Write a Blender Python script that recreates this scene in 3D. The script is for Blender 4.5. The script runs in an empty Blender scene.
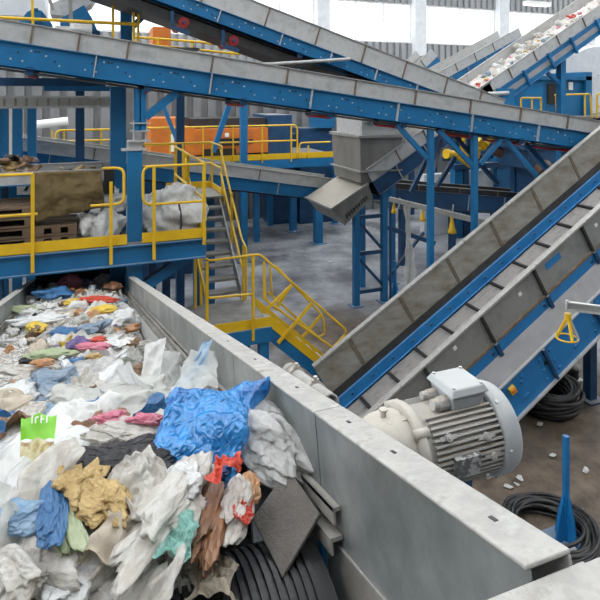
import bpy, bmesh, math, random
from mathutils import Vector, Matrix, noise
V = Vector
scene = bpy.context.scene
COL = scene.collection
TH = math.atan(0.3875)          # the hall's grid is turned against the lens
F_PX = 560.0; HY = 95.0; CAMZ = 5.5
RIGHT = V((math.cos(TH), -math.sin(TH), 0)); FWD = V((math.sin(TH), math.cos(TH), 0)); UP = V((0, 0, 1))
CAM = V((0, 0, CAMZ))

def ray(px, py): return RIGHT*((px-300)/F_PX) + FWD + UP*((HY-py)/F_PX)
def at(px, py, x=None, y=None, z=None, d=None):
    r = ray(px, py)
    if d is not None: t = d
    elif x is not None: t = x/r.x
    elif y is not None: t = y/r.y
    else: t = (z-CAMZ)/r.z
    return CAM + r*t

# ------------------------------------------------------------------ materials
def _new(name):
    m = bpy.data.materials.new(name); m.use_nodes = True
    nt = m.node_tree; nt.nodes.clear()
    out = nt.nodes.new('ShaderNodeOutputMaterial')
    return m, nt, out
def N(nt, t, **kw):
    n = nt.nodes.new(t)
    for k, v in kw.items():
        if k in n.inputs: n.inputs[k].default_value = v
        else: setattr(n, k, v)
    return n
def rgba(c): return (c[0], c[1], c[2], 1.0)
def mottled(nt, cols, scale, stretch=(1, 1, 1), detail=5, pos=None, rot=(0, 0, 0)):
    tc = N(nt, 'ShaderNodeTexCoord'); mp = N(nt, 'ShaderNodeMapping')
    mp.inputs['Scale'].default_value = stretch; mp.inputs['Rotation'].default_value = rot
    nt.links.new(tc.outputs['Object'], mp.inputs['Vector'])
    nz = N(nt, 'ShaderNodeTexNoise'); nz.inputs['Scale'].default_value = scale; nz.inputs['Detail'].default_value = detail
    nz.inputs['Roughness'].default_value = .62
    nt.links.new(mp.outputs[0], nz.inputs['Vector'])
    cr = N(nt, 'ShaderNodeValToRGB')
    els = cr.color_ramp.elements
    pos = pos or [.3+.4*i/(len(cols)-1) for i in range(len(cols))]
    while len(els) < len(cols): els.new(.5)
    for e, p, c in zip(els, pos, cols): e.position = p; e.color = rgba(c)
    nt.links.new(nz.outputs['Fac'], cr.inputs['Fac'])
    return cr, nz, mp
def mat(name, cols, rough=.6, metal=0.0, scale=3.0, stretch=(1, 1, 1), bump=0.0, bscale=40, pos=None, spec=.5, dust=None, rot=(0, 0, 0)):
    m, nt, out = _new(name)
    if not isinstance(cols[0], (tuple, list)): cols = [cols, tuple(min(1, c*1.18+.01) for c in cols)]
    cr, nz, mp = mottled(nt, cols, scale, stretch, pos=pos, rot=rot)
    b = N(nt, 'ShaderNodeBsdfPrincipled')
    b.inputs['Roughness'].default_value = rough; b.inputs['Metallic'].default_value = metal
    b.inputs['Specular IOR Level'].default_value = spec
    csock = cr.outputs['Color']
    if dust:            # settled dust lies on whatever faces up
        col, amt = dust
        geo = N(nt, 'ShaderNodeNewGeometry'); sx = N(nt, 'ShaderNodeSeparateXYZ')
        nt.links.new(geo.outputs['Normal'], sx.inputs[0])
        rm = N(nt, 'ShaderNodeMapRange'); rm.inputs['From Min'].default_value = .55; rm.inputs['From Max'].default_value = .95
        rm.inputs['To Max'].default_value = amt
        nt.links.new(sx.outputs['Z'], rm.inputs['Value'])
        mx = N(nt, 'ShaderNodeMix'); mx.data_type = 'RGBA'
        nt.links.new(rm.outputs[0], mx.inputs[0]); nt.links.new(csock, mx.inputs[6]); mx.inputs[7].default_value = rgba(col)
        csock = mx.outputs[2]
    nt.links.new(csock, b.inputs['Base Color'])
    if bump:
        n2 = N(nt, 'ShaderNodeTexNoise'); n2.inputs['Scale'].default_value = bscale; n2.inputs['Detail'].default_value = 4
        nt.links.new(mp.outputs[0], n2.inputs['Vector'])
        bp = N(nt, 'ShaderNodeBump'); bp.inputs['Strength'].default_value = bump; bp.inputs['Distance'].default_value = .02
        nt.links.new(n2.outputs['Fac'], bp.inputs['Height']); nt.links.new(bp.outputs[0], b.inputs['Normal'])
    nt.links.new(b.outputs[0], out.inputs['Surface'])
    return m
def film(name, cols, clear=0.0, rough=.28, trans=.45, wrinkle=.7, wscale=6, pscale=2.2, spec=.6):
    """thin plastic: coloured, lets light through, many sharp creases"""
    m, nt, out = _new(name)
    if not isinstance(cols[0], (tuple, list)): cols = [cols, tuple(min(1, c*1.25+.02) for c in cols)]
    cr, nz, mp = mottled(nt, cols, pscale)
    geo = N(nt, 'ShaderNodeNewGeometry')
    v1 = N(nt, 'ShaderNodeTexNoise'); v1.noise_type = 'RIDGED_MULTIFRACTAL'; v1.inputs['Scale'].default_value = wscale*.45; v1.inputs['Detail'].default_value = 3
    v2 = N(nt, 'ShaderNodeTexVoronoi'); v2.inputs['Scale'].default_value = wscale; v2.feature = 'F1'
    dis = N(nt, 'ShaderNodeTexNoise'); dis.inputs['Scale'].default_value = wscale*.5
    va = N(nt, 'ShaderNodeVectorMath', operation='MULTIPLY_ADD'); va.inputs[1].default_value = (.22, .22, .22)
    nt.links.new(mp.outputs[0], dis.inputs['Vector'])
    nt.links.new(dis.outputs['Color'], va.inputs[0]); nt.links.new(mp.outputs[0], va.inputs[2])
    nt.links.new(mp.outputs[0], v1.inputs['Vector']); nt.links.new(va.outputs[0], v2.inputs['Vector'])
    ad = N(nt, 'ShaderNodeMath', operation='MULTIPLY_ADD'); ad.inputs[1].default_value = .35
    nt.links.new(v1.outputs['Fac'], ad.inputs[0]); nt.links.new(v2.outputs['Distance'], ad.inputs[2])
    bp = N(nt, 'ShaderNodeBump'); bp.inputs['Strength'].default_value = wrinkle; bp.inputs['Distance'].default_value = .010
    nt.links.new(ad.outputs[0], bp.inputs['Height'])
    b = N(nt, 'ShaderNodeBsdfPrincipled'); b.inputs['Roughness'].default_value = rough; b.inputs['Specular IOR Level'].default_value = spec
    nt.links.new(cr.outputs['Color'], b.inputs['Base Color']); nt.links.new(bp.outputs[0], b.inputs['Normal'])
    tr = N(nt, 'ShaderNodeBsdfTranslucent'); nt.links.new(cr.outputs['Color'], tr.inputs['Color']); nt.links.new(bp.outputs[0], tr.inputs['Normal'])
    mx = N(nt, 'ShaderNodeMixShader'); mx.inputs[0].default_value = trans
    nt.links.new(b.outputs[0], mx.inputs[1]); nt.links.new(tr.outputs[0], mx.inputs[2])
    last = mx.outputs[0]
    if clear:
        tp = N(nt, 'ShaderNodeBsdfTransparent'); m2 = N(nt, 'ShaderNodeMixShader'); m2.inputs[0].default_value = clear
        nt.links.new(last, m2.inputs[1]); nt.links.new(tp.outputs[0], m2.inputs[2]); last = m2.outputs[0]
    nt.links.new(last, out.inputs['Surface'])
    return m
def glow(name, col, strength):
    m, nt, out = _new(name)
    e = N(nt, 'ShaderNodeEmission'); e.inputs['Color'].default_value = rgba(col); e.inputs['Strength'].default_value = strength
    nt.links.new(e.outputs[0], out.inputs['Surface']); return m

DUST = (.36, .34, .31)
M = dict(
    blue=mat('blue_paint', [(.008, .115, .27), (.012, .165, .37)], .42, scale=2.0, dust=(DUST, .45)),
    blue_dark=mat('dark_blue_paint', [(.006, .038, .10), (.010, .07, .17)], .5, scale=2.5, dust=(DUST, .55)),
    blue_bright=mat('bright_blue_paint', [(.008, .15, .40), (.012, .21, .50)], .4, scale=2.0, dust=(DUST, .25)),
    galv=mat('galvanised_sheet', [(.36, .365, .36), (.50, .505, .50), (.43, .42, .40)], .5, .25, scale=3.5, bump=.05),
    galv_b=mat('mid_grey_sheet', [(.22, .225, .215), (.31, .315, .30), (.27, .265, .25)], .5, .3, scale=3.0, bump=.05),
    galv_top=mat('pale_edge_steel', [(.22, .20, .17), (.41, .40, .375), (.33, .32, .30), (.46, .455, .44)], .55, .1, scale=9, bump=.15, bscale=60),
    galv_wall=mat('hopper_wall_steel', [(.12, .135, .13), (.21, .23, .225), (.36, .375, .365)], .38, .4, scale=3.2, stretch=(1, .8, .8), bump=.06),
    galv_dirty=mat('rust_streaked_steel', [(.20, .17, .12), (.31, .29, .25), (.39, .385, .36)], .55, .2, scale=2.4, stretch=(.9, 1, 2.2), bump=.1, rot=(0, .5, 0)),
    rust=mat('rusty_edge', [(.11, .085, .06), (.22, .17, .12)], .8, scale=9, bump=.3),
    band=mat('grey_violet_steel', [(.27, .265, .27), (.36, .355, .36)], .5, .2, scale=3),
    dark=mat('black_rubber', [(.012, .012, .013), (.035, .034, .034)], .55, scale=4, bump=.1),
    drum=mat('worn_black_drum', [(.006, .006, .008), (.03, .03, .034)], .38, scale=5, stretch=(9, 1, 1), bump=.1),
    lip=mat('dusty_lip_steel', [(.20, .185, .16), (.36, .345, .32)], .6, .1, scale=6, bump=.1),
    belt=mat('dusty_belt', [(.13, .125, .12), (.25, .24, .225)], .8, scale=3, bump=.2),
    slat=mat('dusty_steel_slats', [(.19, .175, .16), (.33, .31, .29), (.25, .235, .22)], .65, .1, scale=4, stretch=(1, 3, 1), bump=.2),
    yellow=mat('yellow_paint', [(.80, .50, .012), (.66, .40, .012)], .4, scale=4, dust=((.5, .42, .22), .3)),
    orange=mat('orange_paint', [(.66, .19, .02), (.48, .13, .02)], .55, scale=2),
    red=mat('red_roller', (.30, .012, .015), .5),
    cream=mat('dusty_cream_casting', [(.34, .31, .27), (.50, .47, .42)], .65, scale=9, bump=.12, dust=((.48, .44, .38), .6)),
    motor=mat('dusty_grey_casting', [(.33, .325, .31), (.47, .46, .44)], .5, scale=8, bump=.06, dust=((.36, .31, .25), .85)),
    motor_pale=mat('pale_grey_enamel', [(.33, .35, .36), (.42, .44, .45)], .4, scale=6, dust=((.42, .42, .41), .5)),
    plate=mat('dark_nameplate', [(.10, .10, .10), (.38, .38, .37)], .4, scale=60, pos=[.46, .56]),
    black=mat('black_plastic', (.015, .015, .016), .4),
    tyre=mat('black_coiled_hose', [(.010, .010, .011), (.04, .038, .035)], .5, scale=8),
    wood=mat('grey_brown_wood', [(.10, .065, .04), (.21, .14, .09)], .8, scale=3, stretch=(1, 6, 6), bump=.2),
    sack=mat('brown_felt', [(.075, .052, .02), (.16, .115, .05), (.11, .085, .035)], .95, scale=5, bump=.5, bscale=26),
    wrap=mat('dirty_white_bale_wrap', [(.42, .42, .41), (.66, .66, .65), (.5, .49, .47)], .45, scale=6, bump=.5, bscale=14),
    wall_shaded=mat('shaded_grey_cladding', [(.15, .155, .16), (.22, .225, .23)], .6, scale=.8),  # cladding with shade put into its colour
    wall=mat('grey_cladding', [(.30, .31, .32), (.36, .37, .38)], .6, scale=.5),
    col=mat('pale_column', (.66, .68, .70), .6),
    rubberflap=mat('brown_grey_conveyor_rubber', [(.085, .075, .066), (.16, .145, .13)], .85, scale=5, bump=.35, bscale=90),
    tank=mat('white_plastic_tank', [(.50, .56, .62), (.66, .71, .76)], .35, scale=3),
    hopper=mat('warm_grey_hopper', [(.17, .165, .15), (.28, .27, .25)], .5, .3, scale=1.6, stretch=(1, 1, .4), bump=.08, dust=((.38, .34, .28), .85)),
    hopper_edge=mat('hopper_edge', (.23, .225, .21), .6),
    housing=mat('white_grey_housing', (.55, .57, .60), .5),
    stair=mat('stair_steel', [(.17, .17, .165), (.30, .295, .28)], .6, .2, scale=6),
    white=mat('white_paint', (.72, .72, .70), .6),
    hose=mat('brown_pipe', [(.06, .03, .02), (.12, .06, .04)], .6),
)
def floor_mat():
    m, nt, out = _new('concrete_floor')
    geo = N(nt, 'ShaderNodeNewGeometry')
    n1 = N(nt, 'ShaderNodeTexNoise'); n1.inputs['Scale'].default_value = .55; n1.inputs['Detail'].default_value = 7; n1.inputs['Roughness'].default_value = .65
    nt.links.new(geo.outputs['Position'], n1.inputs['Vector'])
    c1 = N(nt, 'ShaderNodeValToRGB'); e = c1.color_ramp.elements
    e[0].position = .38; e[0].color = rgba((.10, .105, .115)); e[1].position = .60; e[1].color = rgba((.37, .385, .41))
    nt.links.new(n1.outputs['Fac'], c1.inputs['Fac'])
    # trodden brown dirt: two spilled patches with ragged rims
    n2 = N(nt, 'ShaderNodeTexNoise'); n2.inputs['Scale'].default_value = 1.1; n2.inputs['Detail'].default_value = 8
    nt.links.new(geo.outputs['Position'], n2.inputs['Vector'])
    n3 = N(nt, 'ShaderNodeTexNoise'); n3.inputs['Scale'].default_value = 2.6; n3.inputs['Detail'].default_value = 9; n3.inputs['Roughness'].default_value = .7
    nt.links.new(geo.outputs['Position'], n3.inputs['Vector'])
    c3 = N(nt, 'ShaderNodeValToRGB'); e = c3.color_ramp.elements
    e[0].position = .33; e[0].color = rgba((.052, .038, .027)); e[1].position = .68; e[1].color = rgba((.19, .145, .105))
    nt.links.new(n3.outputs['Fac'], c3.inputs['Fac'])
    masks = []
    for (cx, cy, r0, r1) in ((6.2, 4.6, 4.6, 6.4), (5.6, 11.2, 1.1, 2.7)):
        d = N(nt, 'ShaderNodeVectorMath', operation='DISTANCE'); d.inputs[1].default_value = (cx, cy, 0)
        nt.links.new(geo.outputs['Position'], d.inputs[0])
        a = N(nt, 'ShaderNodeMath', operation='MULTIPLY_ADD'); a.inputs[1].default_value = 2.6
        nt.links.new(n2.outputs['Fac'], a.inputs[0]); nt.links.new(d.outputs['Value'], a.inputs[2])
        mr = N(nt, 'ShaderNodeMapRange'); mr.inputs['From Min'].default_value = r1+1.3; mr.inputs['From Max'].default_value = r0+1.3
        nt.links.new(a.outputs[0], mr.inputs['Value']); masks.append(mr)
    mm = N(nt, 'ShaderNodeMath', operation='MAXIMUM')
    nt.links.new(masks[0].outputs[0], mm.inputs[0]); nt.links.new(masks[1].outputs[0], mm.inputs[1])
    mx = N(nt, 'ShaderNodeMix'); mx.data_type = 'RGBA'
    nt.links.new(mm.outputs[0], mx.inputs[0]); nt.links.new(c1.outputs[0], mx.inputs[6]); nt.links.new(c3.outputs[0], mx.inputs[7])
    b = N(nt, 'ShaderNodeBsdfPrincipled')
    rr = N(nt, 'ShaderNodeMapRange'); rr.inputs['To Min'].default_value = .3; rr.inputs['To Max'].default_value = .7
    nt.links.new(n2.outputs['Fac'], rr.inputs['Value']); nt.links.new(rr.outputs[0], b.inputs['Roughness'])
    nt.links.new(mx.outputs[2], b.inputs['Base Color'])
    bp = N(nt, 'ShaderNodeBump'); bp.inputs['Strength'].default_value = .35; bp.inputs['Distance'].default_value = .03
    nt.links.new(n3.outputs['Fac'], bp.inputs['Height']); nt.links.new(bp.outputs[0], b.inputs['Normal'])
    nt.links.new(b.outputs[0], out.inputs['Surface'])
    return m
M['floor'] = floor_mat()

# ------------------------------------------------------------------ mesh building
class MB:
    def __init__(s): s.v = []; s.f = []; s.m = []; s.sm = []
    def add(s, vs, fs, mi=0, smooth=False):
        b = len(s.v); s.v += [V(p) for p in vs]
        for f in fs: s.f.append([b+i for i in f]); s.m.append(mi); s.sm.append(smooth)
        return s
    def hexa(s, p, mi=0):   # p: bottom 4 (ccw) then top 4
        return s.add(p, [(3, 2, 1, 0), (4, 5, 6, 7), (0, 1, 5, 4), (1, 2, 6, 5), (2, 3, 7, 6), (3, 0, 4, 7)], mi)
    def box(s, x0, x1, y0, y1, z0, z1, mi=0):
        return s.hexa([(x0, y0, z0), (x1, y0, z0), (x1, y1, z0), (x0, y1, z0), (x0, y0, z1), (x1, y0, z1), (x1, y1, z1), (x0, y1, z1)], mi)
    def beam(s, p0, p1, w, h, up=None, mi=0):
        p0 = V(p0); p1 = V(p1); d = (p1-p0).normalized(); up = V(up) if up else (V((0, 1, 0)) if abs(d.z) > .9 else V((0, 0, 1)))
        a = d.cross(up).normalized(); b = a.cross(d).normalized()
        q = []
        for p in (p0, p1):
            for (i, j) in ((-1, -1), (1, -1), (1, 1), (-1, 1)): q.append(p+a*(i*w/2)+b*(j*h/2))
        return s.hexa(q, mi)
    def ibeam(s, p0, p1, w, h, up=None, mi=0, t=.016):
        p0 = V(p0); p1 = V(p1); d = (p1-p0).normalized(); up = V(up) if up else (V((0, 1, 0)) if abs(d.z) > .9 else V((0, 0, 1)))
        a = d.cross(up).normalized(); b = a.cross(d).normalized()
        s.beam(p0, p1, t, h, up, mi)
        for k in (-1, 1): s.beam(p0+b*k*(h/2-t/2), p1+b*k*(h/2-t/2), w, t, up, mi)
        return s
    def tube(s, p0, p1, r, n=10, r2=None, mi=0, smooth=True, caps=True):
        p0 = V(p0); p1 = V(p1); r2 = r if r2 is None else r2
        d = (p1-p0).normalized(); a = d.orthogonal().normalized(); b = d.cross(a)
        vs = []
        for p, rr in ((p0, r), (p1, r2)):
            for i in range(n):
                t = 2*math.pi*i/n; vs.append(p+a*math.cos(t)*rr+b*math.sin(t)*rr)
        s.add(vs, [(i, (i+1) % n, n+(i+1) % n, n+i) for i in range(n)], mi, smooth)
        if caps: s.add(vs, [tuple(range(n-1, -1, -1)), tuple(range(n, 2*n))], mi)
        return s
    def pipe(s, p0, p1, ro, ri, n=20, mi=0):
        p0 = V(p0); p1 = V(p1); d = (p1-p0).normalized(); a = d.orthogonal().normalized(); b = d.cross(a)
        rings = []
        for p, rr in ((p0, ro), (p1, ro), (p1, ri), (p0, ri)):
            rings.append([p+a*math.cos(2*math.pi*i/n)*rr+b*math.sin(2*math.pi*i/n)*rr for i in range(n)])
        vs = sum(rings, [])
        fs = []
        for k in range(4):
            k2 = (k+1) % 4
            fs += [(k*n+i, k*n+(i+1) % n, k2*n+(i+1) % n, k2*n+i) for i in range(n)]
        return s.add(vs, fs, mi, True)
    def path(s, pts, r, n=8, mi=0, bend=0.0):
        pts = [V(p) for p in pts]
        if bend:
            q = [pts[0]]
            for i in range(1, len(pts)-1):
                a, b, c = pts[i-1], pts[i], pts[i+1]
                k = min(bend, (a-b).length*.45, (c-b).length*.45)
                s0 = b+(a-b).normalized()*k; s1 = b+(c-b).normalized()*k
                for t in (0, .25, .5, .75, 1): q.append(s0*(1-t)**2+b*2*t*(1-t)+s1*t*t)
            q.append(pts[-1]); pts = q
        d = (pts[1]-pts[0]).normalized(); a = d.orthogonal().normalized(); rings = []
        for i, p in enumerate(pts):
            if i == 0: t = pts[1]-pts[0]
            elif i == len(pts)-1: t = pts[-1]-pts[-2]
            else: t = (pts[i+1]-p).normalized()+(p-pts[i-1]).normalized()
            t = t.normalized() if t.length > 1e-6 else d
            a = (a-t*a.dot(t))
            a = a.normalized() if a.length > 1e-6 else t.orthogonal().normalized()
            b = t.cross(a)
            rings.append([p+a*math.cos(2*math.pi*k/n)*r+b*math.sin(2*math.pi*k/n)*r for k in range(n)])
        vs = sum(rings, []); fs = []
        for i in range(len(rings)-1): fs += [(i*n+k, i*n+(k+1) % n, (i+1)*n+(k+1) % n, (i+1)*n+k) for k in range(n)]
        s.add(vs, fs, mi, True)
        return s.add(vs, [tuple(range(n-1, -1, -1)), tuple(range((len(rings)-1)*n, len(rings)*n))], mi)
    def prism(s, poly, off, mi=0):
        poly = [V(p) for p in poly]; off = V(off); n = len(poly)
        vs = poly+[p+off for p in poly]
        return s.add(vs, [tuple(range(n-1, -1, -1)), tuple(range(n, 2*n))]+[(i, (i+1) % n, n+(i+1) % n, n+i) for i in range(n)], mi)
    def lathe(s, c, axis, prof, n=28, mi=0, smooth=True):   # prof: (distance along axis, radius)
        c = V(c); d = V(axis).normalized(); a = d.orthogonal().normalized(); b = d.cross(a); vs = []; m = len(prof)
        for (t, r) in prof:
            for i in range(n):
                q = 2*math.pi*i/n; vs.append(c+d*t+a*math.cos(q)*r+b*math.sin(q)*r)
        fs = []
        for k in range(m-1): fs += [(k*n+i, k*n+(i+1) % n, (k+1)*n+(i+1) % n, (k+1)*n+i) for i in range(n)]
        s.add(vs, fs, mi, smooth)
        return s
    def build(s, name, mats, parent=None, clip=None, bevel=0):
        if not isinstance(mats, (list, tuple)): mats = [mats]
        mats = [M[k] if isinstance(k, str) else k for k in mats]
        org = V((0, 0, 0))
        p = parent
        if parent is None:
            xs = [v.x for v in s.v]; ys = [v.y for v in s.v]; zs = [v.z for v in s.v]
            org = V(((min(xs)+max(xs))/2, (min(ys)+max(ys))/2, min(zs)))
        else:
            while p is not None: org = org+p.location; p = p.parent
        me = bpy.data.meshes.new(name)
        me.from_pydata([tuple(v-org) for v in s.v], [], s.f)
        for mm in mats: me.materials.append(mm)
        for poly, mi, sm in zip(me.polygons, s.m, s.sm): poly.material_index = mi; poly.use_smooth = sm
        bm = bmesh.new(); bm.from_mesh(me)
        if clip is not None:
            bmesh.ops.bisect_plane(bm, geom=bm.verts[:]+bm.edges[:]+bm.faces[:], plane_co=V((0, 0, clip))-org, plane_no=(0, 0, -1), clear_outer=True)
            es = [e for e in bm.edges if e.is_boundary]
            if es: bmesh.ops.holes_fill(bm, edges=es)
        bmesh.ops.recalc_face_normals(bm, faces=bm.faces[:])
        bm.to_mesh(me); bm.free()
        o = bpy.data.objects.new(name, me); COL.objects.link(o)
        if parent is None: o.location = org
        else: o.parent = parent
        if bevel:
            b = o.modifiers.new('Bevel', 'BEVEL'); b.width = bevel; b.segments = 2; b.limit_method = 'ANGLE'
        return o
def tag(o, label, cat, group=None, kind=None):
    o['label'] = label; o['category'] = cat
    if group: o['group'] = group
    if kind: o['kind'] = kind
    return o
def thing(name, loc, label, cat, group=None):
    o = bpy.data.objects.new(name, None); COL.objects.link(o); o.location = V(loc); o.empty_display_size = .2
    return tag(o, label, cat, group)
def struct(o): o['kind'] = 'structure'; return o
def lab(o, t): o['label'] = t; return o

class Fr:
    def __init__(s, p0, p1, across):
        s.O = V(p0); s.L = (V(p1)-V(p0)).length; s.u = (V(p1)-V(p0)).normalized(); s.a = V(across).normalized()
        n = s.u.cross(s.a); s.n = n if n.z > 0 else -n
    def P(s, x, a, n): return s.O+s.u*x+s.a*a+s.n*n
    def box(s, mb, s0, s1, a0, a1, n0, n1, mi=0):
        return mb.hexa([s.P(s0, a0, n0), s.P(s1, a0, n0), s.P(s1, a1, n0), s.P(s0, a1, n0), s.P(s0, a0, n1), s.P(s1, a0, n1), s.P(s1, a1, n1), s.P(s0, a1, n1)], mi)

def conveyor(name, label, fr, W, hg, hb, gj=(), bj=(), cat='conveyor', dots=False, gm='galv', bm_='blue', belt_n=-.22, cleat=0, step=1.3, rollers=(), clip=None, top='galv_top', flange=True, rib='rust', brackets=0.0):
    L = fr.L; base = fr.P(L/2, W/2, -hg-hb)
    t = thing(name, base, label, cat)
    for side in (0, 1):
        a0 = 0 if side == 0 else W; sg = 1 if side == 0 else -1
        mb = MB(); fr.box(mb, 0, L, a0, a0+sg*.012, -hg, 0)
        for j in gj:
            fr.box(mb, j-.014, j+.014, a0-sg*.028, a0-sg*.002, -hg+.01, -.005, 1)
        mb.build('side_panel', [gm, rib], t, clip)
        mb = MB(); fr.box(mb, 0, L, a0-sg*.03, a0+sg*.03, 0, .014); mb.build('top_lip', top, t, clip)
        mb = MB(); fr.box(mb, 0, L, a0-sg*.01, a0+sg*.004, -hg-hb, -hg)
        if flange:
            fr.box(mb, 0, L, a0-sg*.055, a0-sg*.005, -hg-hb, -hg-hb+.012)
            fr.box(mb, 0, L, a0-sg*.055, a0-sg*.005, -hg-.012, -hg)
        for j in bj: fr.box(mb, j-.008, j+.008, a0-sg*.06, a0-sg*.005, -hg-hb+.01, -hg-.01, 1)
        if brackets:
            x = .3
            while x < L:
                fr.box(mb, x-.03, x+.03, a0-sg*.07, a0-sg*.005, -hg-hb-.03, -hg+.04, 0); x += brackets
        if dots and side == 0:
            rnd = random.Random(5); x = .25
            while x < L-.3:
                c = -hg-hb*.5
                for dx, dn, mi in ((-.22, .10*hb, 2), (-.06, .24*hb, 1), (.0, .24*hb, 2), (.05, .24*hb, 2), (.14, .12*hb, 1), (-.3, -.2*hb, 1), (.26, -.06*hb, 2), (-.15, -.22*hb, 1), (.33, -.2*hb, 1)):
                    fr.box(mb, x+dx-.012, x+dx+.012, a0-.018, a0-.008, c+dn-.012, c+dn+.012, mi)
                x += .98
        mb.build('side_beam', [bm_, 'galv', 'black'], t, clip)
    mb = MB(); fr.box(mb, 0, L, .012, W-.012, belt_n-.02, belt_n)
    if cleat:
        x = .2
        while x < L: fr.box(mb, x-.018, x+.018, .02, W-.02, belt_n, belt_n+.045, 1); x += cleat
    mb.build('belt', ['slat' if cleat else 'belt', 'dark'], t, clip)
    if hb > .2:
        mb = MB(); fr.box(mb, 0, L, .06, W-.06, -hg-hb-.05, -hg-hb-.035); mb.build('return_belt', 'dark', t, clip)
    for x in rollers:
        mb = MB(); mb.tube(fr.P(x, .02, -hg-hb-.09), fr.P(x, W-.02, -hg-hb-.09), .028, 10, mi=0)
        for k in (.0, W): fr.box(mb, x-.05, x+.05, k-.012, k+.012, -hg-hb-.09, -hg-hb+.03, 1)
        mb.build('return_roller', ['red', 'blue_dark'], t, clip)
    return t

def railing(name, label, lines, posts, mat_='yellow', r=.021, cat='railing', group=None, loc=None, bend=.1):
    """lines: (part name, points); posts: pairs of points"""
    loc = loc or posts[0][0]
    t = thing(name, loc, label, cat, group)
    for nm, pts in lines: MB().path(pts, r, 8, bend=bend).build(nm, mat_, t)
    for a, b in posts: MB().beam(a, b, .045, .045).build('post', mat_, t)
    return t

# ------------------------------------------------------------------ camera, light
cam = bpy.data.objects.new('camera', bpy.data.cameras.new('camera')); COL.objects.link(cam); scene.camera = cam
cam.location = CAM; cam.rotation_euler = (math.pi/2, 0, -TH)
cam.data.sensor_width = 36; cam.data.lens = 36*F_PX/600; cam.data.shift_y = -(300-HY)/600
cam.data.clip_start = .05; cam.data.clip_end = 300
scene.view_settings.view_transform = 'Standard'; scene.view_settings.look = 'None'
scene.view_settings.gamma = 1; scene.view_settings.use_curve_mapping = False; scene.view_settings.exposure = 0.0
w = bpy.data.worlds.new('overcast'); scene.world = w; w.use_nodes = True
bg = w.node_tree.nodes['Background']; bg.inputs['Color'].default_value = (.93, .97, 1, 1); bg.inputs['Strength'].default_value = .10
def area(name, loc, size, power, target=None, col=(1, .98, .95)):
    l = bpy.data.lights.new(name, 'AREA'); l.shape = 'RECTANGLE'; l.size, l.size_y = size; l.energy = power; l.color = col
    o = bpy.data.objects.new(name, l); COL.objects.link(o); o.location = loc
    d = (V(target)-V(loc)) if target else V((0, 0, -1))
    o.rotation_euler = d.to_track_quat('-Z', 'Y').to_euler(); return o

# ------------------------------------------------------------------ hall shell
YB = 32.0
mb = MB(); mb.box(-26, 60, -8, YB, -.3, 0); struct(mb.build('floor', 'floor'))
# back wall: ribbed cladding under and over a long band of glazing
ZS, ZT = at(450, 45, y=YB).z, at(450, 7, y=YB).z
def cladding(mb, x0, x1, y, z0, z1, pitch=.5):
    x = x0
    while x < x1:
        mb.box(x, min(x+pitch*.55, x1), y-.16, y+.1, z0, z1); mb.box(x+pitch*.55, min(x+pitch, x1), y, y+.1, z0, z1); x += pitch
mb = MB(); cladding(mb, -26, 60, YB, 0, ZS); cladding(mb, -26, 60, YB, ZT, 14)
struct(mb.build('wall_back', 'wall'))
mb = MB(); mb.box(-26.2, -26, -8, YB, 0, 14); struct(mb.build('wall_left', 'wall'))
mb = MB(); mb.box(60, 60.2, -8, YB, 0, 14); struct(mb.build('wall_right', 'wall'))
pane = glow('daylit_glazing', (.93, .97, 1), 1.9)
xs = [-26, -14, -5, at(320, 20, y=YB).x, at(416, 20, y=YB).x, at(499, 20, y=YB).x, at(585, 20, y=YB).x, 40, 60]
for i in range(len(xs)-1):
    mb = MB(); a, b = xs[i]+.45, xs[i+1]-.45
    o = struct(MB().box(a, b, YB+.05, YB+.1, ZS, ZT).build('window_%d' % (i+1), pane))
    n = max(2, int((b-a)/2)); mb = MB()
    for k in range(n+1):
        x = a+(b-a)*k/n; mb.box(x-.04, x+.04, YB-.06, YB+.04, ZS, ZT)
    mb.box(a, b, YB-.08, YB+.04, ZS, ZS+.1); mb.box(a, b, YB-.08, YB+.04, ZT-.1, ZT)
    mb.build('window_frame', 'white', o)
for i, x in enumerate(xs[1:-1]):
    mb = MB(); mb.box(x-.42, x+.42, YB-.6, YB-.06, 0, 14); struct(mb.build('trim_%d' % (i+1), 'col'))
mb = MB(); cladding(mb, -26, at(398, 90, y=24).x, 24, 0, 6.6, .62)  # added partition, toned dark to stand for the shaded far left
o = struct(mb.build('wall_inner_added', 'wall_shaded'))
zb_ = 6.5
o = struct(MB().box(-26, -25.95, -6, 31, 6.5, 12.5).build('window_10', glow('added_side_glow', (.96, .98, 1), 5.5)))  # unseen glowing band, added to throw light from the left
mb = MB()
for k in range(13): mb.box(-25.95, -25.85, -6+k*37/12-.05, -6+k*37/12+.05, 6.5, 12.5)
mb.build('window_frame', 'white', o)
# roof; long glowing strips out of view, added as light from above
roof_glow = glow('added_rooflight_glow', (.95, .98, 1), 5.6)
mb = MB(); lt = MB()
for k in range(9):
    y0 = -8+k*4.5
    mb.box(-26, 60, y0, y0+2.7, 14, 14.2); lt.box(-26, 60, y0+2.7, min(y0+4.5, YB), 14.05, 14.1)
struct(mb.build('ceiling', 'wall')); o = lt.build('window_9', roof_glow); struct(o)

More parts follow.
